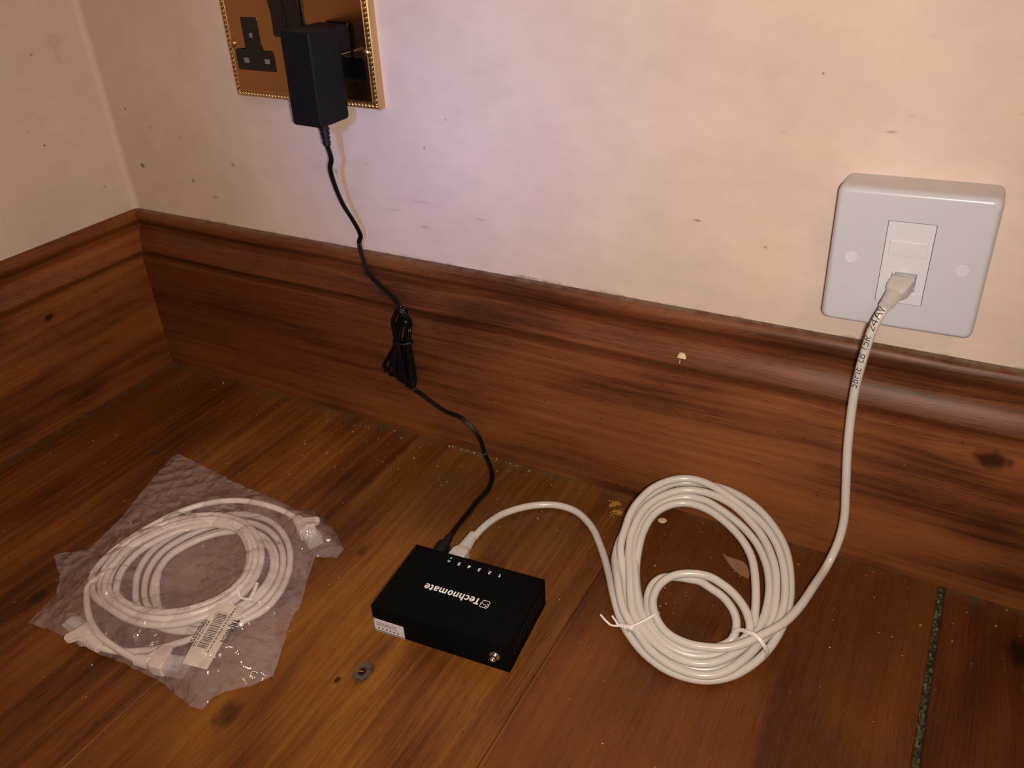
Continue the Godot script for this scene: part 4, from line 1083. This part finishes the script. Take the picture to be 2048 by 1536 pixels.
func bag_of_cables() -> void:
	var up := thing("patch_cable", "white patch cable on top in the clear bag, coiled with a plug near the switch end", "patch cable", Vector3.ZERO, "")
	up.set_meta("label", "upper white patch cable in the clear bag, one plug reaching the bag's far right corner")
	var a := smooth(pts(WHITE_UPPER), 4)
	var mb := MB.new()
	mb.tube(a, 0.0024, -1.0, 12)
	obj("sheath", mb, M.sheath_white, up)
	rj_plug(up, facing(Vector3(0.3352, 0.0115, 0.1777), Vector3(0.0386, -0.0005, 0.0182)), M.boot_white, 0.011, true, 0.014)
	rj_plug(up, facing(Vector3(0.3317, 0.0085, 0.3317), Vector3(0.0355, 0.0005, -0.0098)), M.boot_white, 0.012, true, 0.014)
	var lo := thing("patch_cable", "lower white patch cable in the clear bag, its coil half hidden under the other coil", "patch cable")
	var b := smooth(pts(WHITE_LOWER), 4)
	mb = MB.new()
	mb.tube(b, 0.0024, -1.0, 12)
	obj("sheath", mb, M.sheath_white, lo)
	rj_plug(lo, facing(Vector3(0.2983, 0.0065, 0.335), Vector3(-0.0463, 0.0002, -0.0067)), M.boot_white, 0.013, true, 0.014)
	var tt := thing("twist_tie", "short white twist tie closing the upper coil of white cable inside the bag", "twist tie")
	mb = MB.new()
	mb.tube(smooth([Vector3(0.3545, 0.0215, 0.2585), Vector3(0.3585, 0.0225, 0.2625), Vector3(0.3634, 0.0212, 0.2665), Vector3(0.3690, 0.021, 0.2668), Vector3(0.3734, 0.0205, 0.2640)], 5), 0.0011, 0.0008, 8)
	obj("band", mb, M.tie_white, tt)
	mb = MB.new()
	mb.tube(smooth([Vector3(0.3715, 0.0205, 0.2652), Vector3(0.3695, 0.0215, 0.2585), Vector3(0.3665, 0.0222, 0.2523)], 5), 0.0014, 0.0005, 8)
	obj("tail", mb, M.tie_white, tt)
	# the paper label
	var q := pts(LABEL_QUAD)
	var lab := thing("paper_label", "cream paper label with a barcode slipped into the clear bag of cables", "label")
	mb = MB.new()
	var ex: Vector3 = (q[1] - q[2])    # reading direction: from the far right corner to the near right corner
	var top: Vector3 = q[2]
	var L := ex.length()
	var ux := ex / L
	var across: Vector3 = q[3] - q[2]
	var uy := (across - ux * across.dot(ux)).normalized() * -1.0   # up of the letters points away from the label's body
	var Wd := absf(across.dot(uy))
	var nn := ux.cross(uy)
	if nn.y < 0.0:
		nn = -nn
	var at := func(x: float, y: float, h := 0.0) -> Vector3: return top + ux * x - uy * y + nn * (h + 0.0008 * sin(x * 70.0))
	var rows := 12
	for i in rows:
		var x0: float = L * 1.02 * i / rows
		var x1: float = L * 1.02 * (i + 1) / rows
		var w0: float = Wd * (1.0 - 0.12 * x0 / L) * 1.0
		var w1: float = Wd * (1.0 - 0.12 * x1 / L) * 1.0
		mb.quad(at.call(x0, 0.0), at.call(x1, 0.0), at.call(x1, w1), at.call(x0, w0))
		mb.quad(at.call(x0, 0.0, -0.0002), at.call(x1, 0.0, -0.0002), at.call(x1, w1, -0.0002), at.call(x0, w0, -0.0002))
	obj("paper", mb, M.paper, lab, 60)
	mb = MB.new()
	var x := 0.009
	var r2 := RandomNumberGenerator.new()
	r2.seed = 4
	while x < 0.036:
		var w := r2.randf_range(0.0003, 0.0009)
		mb.quad(at.call(x, 0.0075, 0.00012), at.call(x + w, 0.0075, 0.00012), at.call(x + w, 0.0145, 0.00012), at.call(x, 0.0145, 0.00012))
		x += w + r2.randf_range(0.0004, 0.0009)
	obj("barcode", mb, M.ink, lab)
	mb = MB.new()
	var tm := text_mesh("TRJ-60CN", 0.0033, true)
	var ab := tm.get_aabb()
	mb.add_mesh(tm, Transform3D(Basis(ux, uy, ux.cross(uy)), at.call(0.0105, 0.0032, 0.0004)) * Transform3D(Basis.from_scale(Vector3(0.018 / ab.size.x, 1, 1)), Vector3.ZERO) * Transform3D(Basis(), -ab.position - Vector3(0, 0, 0)))
	obj("lettering", mb, M.ink, lab)
	mb = MB.new()
	for row in [[0.0052, 0.0], [0.0165, 0.014], [0.0182, 0.014], [0.0199, 0.016]]:
		x = 0.002 + row[1]
		while x < 0.037:
			var w := r2.randf_range(0.0007, 0.002)
			mb.quad(at.call(x, row[0], 0.00012), at.call(x + w, row[0], 0.00012), at.call(x + w, row[0] + 0.0008, 0.00012), at.call(x, row[0] + 0.0008, 0.00012))
			x += w + r2.randf_range(0.0005, 0.0012)
	obj("small_print", mb, M.ink, lab)
	# the bag: a sheet lying over the cables like a tent, crinkled, and a flat sheet below
	var out := PackedVector2Array()
	var ol := pts(BAG_OUTLINE)
	for i in ol.size():
		var e0: Vector3 = ol[i]
		var e1: Vector3 = ol[(i + 1) % ol.size()]
		var nseg := maxi(1, int(e0.distance_to(e1) / 0.004))
		for j in nseg:
			var p := e0.lerp(e1, float(j) / nseg) + (Vector3(sin(i * 7.0 + j * 2.3), 0, cos(i * 3.0 + j * 1.7)) * 0.0004 if j > 0 else Vector3.ZERO)
			out.append(Vector2(p.x, p.z))
	var tops: Array = []
	for i in range(0, a.size(), 5):
		tops.append(a[i] + Vector3(0, 0.0034, 0))
	for i in range(0, b.size(), 6):
		tops.append(b[i] + Vector3(0, 0.0034, 0))
	for e in [Vector3(0.346, 0.021, 0.183), Vector3(0.358, 0.021, 0.189), Vector3(0.368, 0.019, 0.194), Vector3(0.345, 0.018, 0.328), Vector3(0.356, 0.018, 0.325), Vector3(0.366, 0.016, 0.322), Vector3(0.283, 0.016, 0.333), Vector3(0.272, 0.016, 0.3315), Vector3(0.261, 0.014, 0.329), Vector3(0.369, 0.025, 0.258)]:
		tops.append(e)
	for e in [[0.0, 0.0], [0.5, 0.0], [1.0, 0.0], [0.0, 1.0], [0.5, 1.0], [1.0, 1.0], [0.25, 0.5], [0.75, 0.5]]:
		tops.append(at.call(L * e[0], Wd * e[1]) + Vector3(0, 0.0016, 0))
	var p2 := PackedVector2Array(out)
	var r3 := RandomNumberGenerator.new()
	r3.seed = 77
	var box := Rect2(out[0], Vector2.ZERO)
	for p in out:
		box = box.expand(p)
	var step := 0.0026
	var y := box.position.y
	while y < box.end.y:
		var xx := box.position.x
		while xx < box.end.x:
			var p := Vector2(xx + r3.randf_range(-0.4, 0.4) * step, y + r3.randf_range(-0.4, 0.4) * step)
			if Geometry2D.is_point_in_polygon(p, out):
				p2.append(p)
			xx += step
		y += step
	var ridge := noise(31, 34.0, 2)
	ridge.fractal_type = FastNoiseLite.FRACTAL_RIDGED
	var lump := noise(32, 22.0, 2)
	var H := PackedFloat32Array()
	for p in p2:
		var h := 0.0008
		for q3 in tops:
			var d := Vector2(q3.x - p.x, q3.z - p.y).length()
			h = maxf(h, q3.y - maxf(0.0, d - 0.0025) * 0.62)
		var edge := 1.0
		for i in range(0, out.size()):
			edge = minf(edge, p.distance_to(Geometry2D.get_closest_point_to_segment(p, out[i], out[(i + 1) % out.size()])))
		var f := clampf(edge / 0.008, 0.0, 1.0)
		h = minf(h, 0.0013 + 0.0015 * absf(lump.get_noise_2d(p.x * 3.0, p.y * 3.0)) + edge * 1.5)
		h += f * (0.0020 * pow(clampf(0.5 + 0.5 * ridge.get_noise_2d(p.x, p.y), 0.0, 1.0), 2.0) + 0.0022 * maxf(0.0, lump.get_noise_2d(p.x, p.y)))
		H.append(h)
	var bag := thing("plastic_bag", "crinkled clear plastic bag holding two coils of white cable on the floorboards", "bag")
	mb = MB.new()
	var id := Geometry2D.triangulate_delaunay(p2)
	for i in range(0, id.size(), 3):
		var c := (p2[id[i]] + p2[id[i + 1]] + p2[id[i + 2]]) / 3.0
		if not Geometry2D.is_point_in_polygon(c, out):
			continue
		var k: Array = []
		for j in 3:
			k.append(Vector3(p2[id[i + j]].x, H[id[i + j]], p2[id[i + j]].y))
		mb.tri(k[0], k[1], k[2])
	obj("top_film", mb, M.film, bag, 30)
	mb = MB.new()
	id = Geometry2D.triangulate_polygon(out)
	for i in range(0, id.size(), 3):
		mb.tri(Vector3(out[id[i]].x, 0.0006, out[id[i]].y), Vector3(out[id[i + 1]].x, 0.0006, out[id[i + 1]].y), Vector3(out[id[i + 2]].x, 0.0006, out[id[i + 2]].y))
	obj("bottom_film", mb, M.film, bag)

# ------------------------------------------------------------------ small debris
func blob(r: Vector3, at: Vector3, sd: int, rough := 0.35) -> MB:
	var mb := MB.new()
	var nz := noise(sd, 1.6, 2)
	var g := func(i: int, j: int) -> Vector3:
		var th := PI * i / 8.0
		var ph := TAU * (j % 12) / 12.0
		var d := Vector3(sin(th) * cos(ph), cos(th), sin(th) * sin(ph))
		var q := d * r * (1.0 + rough * nz.get_noise_3dv(d * 1.3))
		return at + Vector3(q.x, maxf(q.y, -r.y * 0.35), q.z)
	for i in 8:
		for j in 12:
			mb.quad(g.call(i, j), g.call(i, j + 1), g.call(i + 1, j + 1), g.call(i + 1, j))
	return mb

func debris() -> void:
	tag(obj("paint_drip", blob(Vector3(0.0034, 0.0007, 0.0032), Vector3(0.5896, 0.0002, 0.0434), 5, 0.15), M.paint_cream), "round drip of cream paint dried on the floor inside the grey coil", "paint drip")
	var mb := blob(Vector3(0.0033, 0.0031, 0.0007), Vector3.ZERO, 6, 0.12)
	var mb2 := MB.new()
	mb2.tube([Vector3(-0.0006, -0.002, 0.0002), Vector3(-0.0006, -0.0048, 0.0001)], 0.0006, 0.0003, 6)
	mb.v.append_array(mb2.v); mb.n.append_array(mb2.n); mb.u.append_array(mb2.u); mb.c.append_array(mb2.c)
	var o := obj("paint_drip", mb, M.paint_cream)
	o.position = Vector3(0.5884, 0.1345, 0.0188); o.rotation.x = -0.5
	tag(o, "mushroom-shaped drip of cream paint dried on the back skirting moulding", "paint drip")
	# a flat sliver of bare wood
	mb = MB.new()
	var sl: Array = []
	for q in [[380, 450], [480, 490], [740, 510], [810, 560], [870, 660], [860, 770], [700, 730], [560, 640], [470, 550], [420, 490]]:
		sl.append(Vector2(q[0] - 620.0, q[1] - 610.0))
	var pl := PackedVector2Array()
	for q in sl:
		pl.append(Vector2(q.x * 0.0000432 + q.y * 0.000012, -q.y * 0.000060 + q.x * 0.000004))
	mb.xf = Transform3D(Basis(Vector3.RIGHT, -PI / 2), Vector3(0.6541, 0.0, 0.0684))
	mb.prism(pl, 0.0003, 0.0011)
	tag(obj("wood_sliver", mb, M.splinter), "flat leaf-shaped sliver of pale wood on the floor inside the grey coil", "wood sliver")
	# lint in the knot hole by the switch
	var lt := thing("lint_clump", "clump of grey lint caught in a knot hole in front of the black switch", "lint", Vector3(0.4672, 0.0, 0.2676))
	mb = MB.new()
	var r := RandomNumberGenerator.new()
	r.seed = 9
	for i in 130:
		var a := r.randf() * TAU
		var c := Vector3(cos(a) * 0.0042, 0.0005, sin(a) * 0.0062) * (r.randf_range(0.55, 1.05) + 0.35 * maxf(0.0, sin(a * 2.0 + 0.6)) * r.randf())
		var p: Array = []
		for k in 5:
			p.append(c + Vector3(-sin(a) * 0.0014 * (k - 2) + r.randf_range(-0.0007, 0.0007), r.randf_range(0.0002, 0.0013), cos(a) * 0.0014 * (k - 2) + r.randf_range(-0.0007, 0.0007)))
		mb.tube(smooth(p, 3), 0.00011, -1.0, 4)
	obj("fibres", mb, M.lint, lt).set_meta("kind", "stuff")
	mb = MB.new()
	mb.tube([Vector3(-0.003, 0.001, 0.001), Vector3(0.0005, 0.0012, -0.0003)], 0.0003, -1.0, 6)
	mb.tube([Vector3(-0.0045, 0.0008, -0.001), Vector3(-0.0035, 0.0012, 0.0022)], 0.0005, -1.0, 6)
	obj("straw", mb, M.sawdust, lt)
	tag(obj("pebble", blob(Vector3(0.0027, 0.0022, 0.0026), Vector3(0.1424, 0.0009, 0.1534), 12, 0.3), M.pebble), "small dark pebble of grit on the floor behind the clear bag", "pebble")
	for k in 2:
		var at: Vector3 = [Vector3(0.5478, 0, 0.0415), Vector3(0.5545, 0, 0.0505)][k]
		mb = MB.new()
		for i in 60:
			var q := at + Vector3(r.randfn() * 0.0024, r.randf() * 0.0014, r.randfn() * 0.0022)
			mb.xf = Transform3D(Basis.from_euler(Vector3(r.randf() * 6, r.randf() * 6, r.randf() * 6)), q)
			mb.box(Vector3(r.randf_range(0.0005, 0.0022), 0.0003, 0.0006))
		mb.xf = Transform3D()
		var s := tag(obj("sawdust_clump", mb, M.sawdust), ["golden clump of wood crumbs by the skirting left of the grey coil, nearer the wall", "golden clump of wood crumbs touching the grey coil's left side, farther from the wall"][k], "wood crumbs", "clumps of wood crumbs")
		s.set_meta("kind", "stuff")
	# grit scattered over the boards and along the skirting
	mb = MB.new()
	for i in 420:
		var q := Vector3(r.randf_range(0.05, 0.85), 0.0, r.randf_range(0.03, 0.42))
		if r.randf() < 0.45:
			q.z = 0.03 + absf(r.randfn()) * 0.03
		if i < 60:
			q = Vector3(r.randf_range(0.38, 0.46), 0, 0.0285 + absf(r.randfn()) * 0.0015)
		elif i < 90:
			q = Vector3(0.615 + r.randfn() * 0.008, 0, 0.118 + r.randfn() * 0.01)
		elif i < 125:
			q = Vector3(0.30 + r.randfn() * 0.035, 0, 0.085 + r.randfn() * 0.025)
		if q.x > 0.44 and q.x < 0.56 and q.z > 0.16 and q.z < 0.25:
			continue
		var sz := r.randf_range(0.0002, 0.0006) * (1.6 if r.randf() < 0.12 else 1.0)
		mb.col = Color(0.48, 0.34, 0.2).lerp(Color(0.62, 0.54, 0.44), r.randf()) if r.randf() < 0.8 else Color(0.06, 0.04, 0.03)
		mb.xf = Transform3D(Basis.from_euler(Vector3(r.randf() * 6, r.randf() * 6, r.randf() * 6)), q + Vector3(0, sz * 0.5, 0))
		mb.box(Vector3(sz * r.randf_range(0.8, 2.2), sz * 0.7, sz))
	var gm := mat("grit", Color.WHITE, 0.9)
	gm.vertex_color_use_as_albedo = true
	var go := obj("floor_grit", mb, gm, self, 20, true)
	tag(go, "fine pale grit scattered over the wooden floorboards near the skirting", "grit")
	go.set_meta("kind", "stuff")
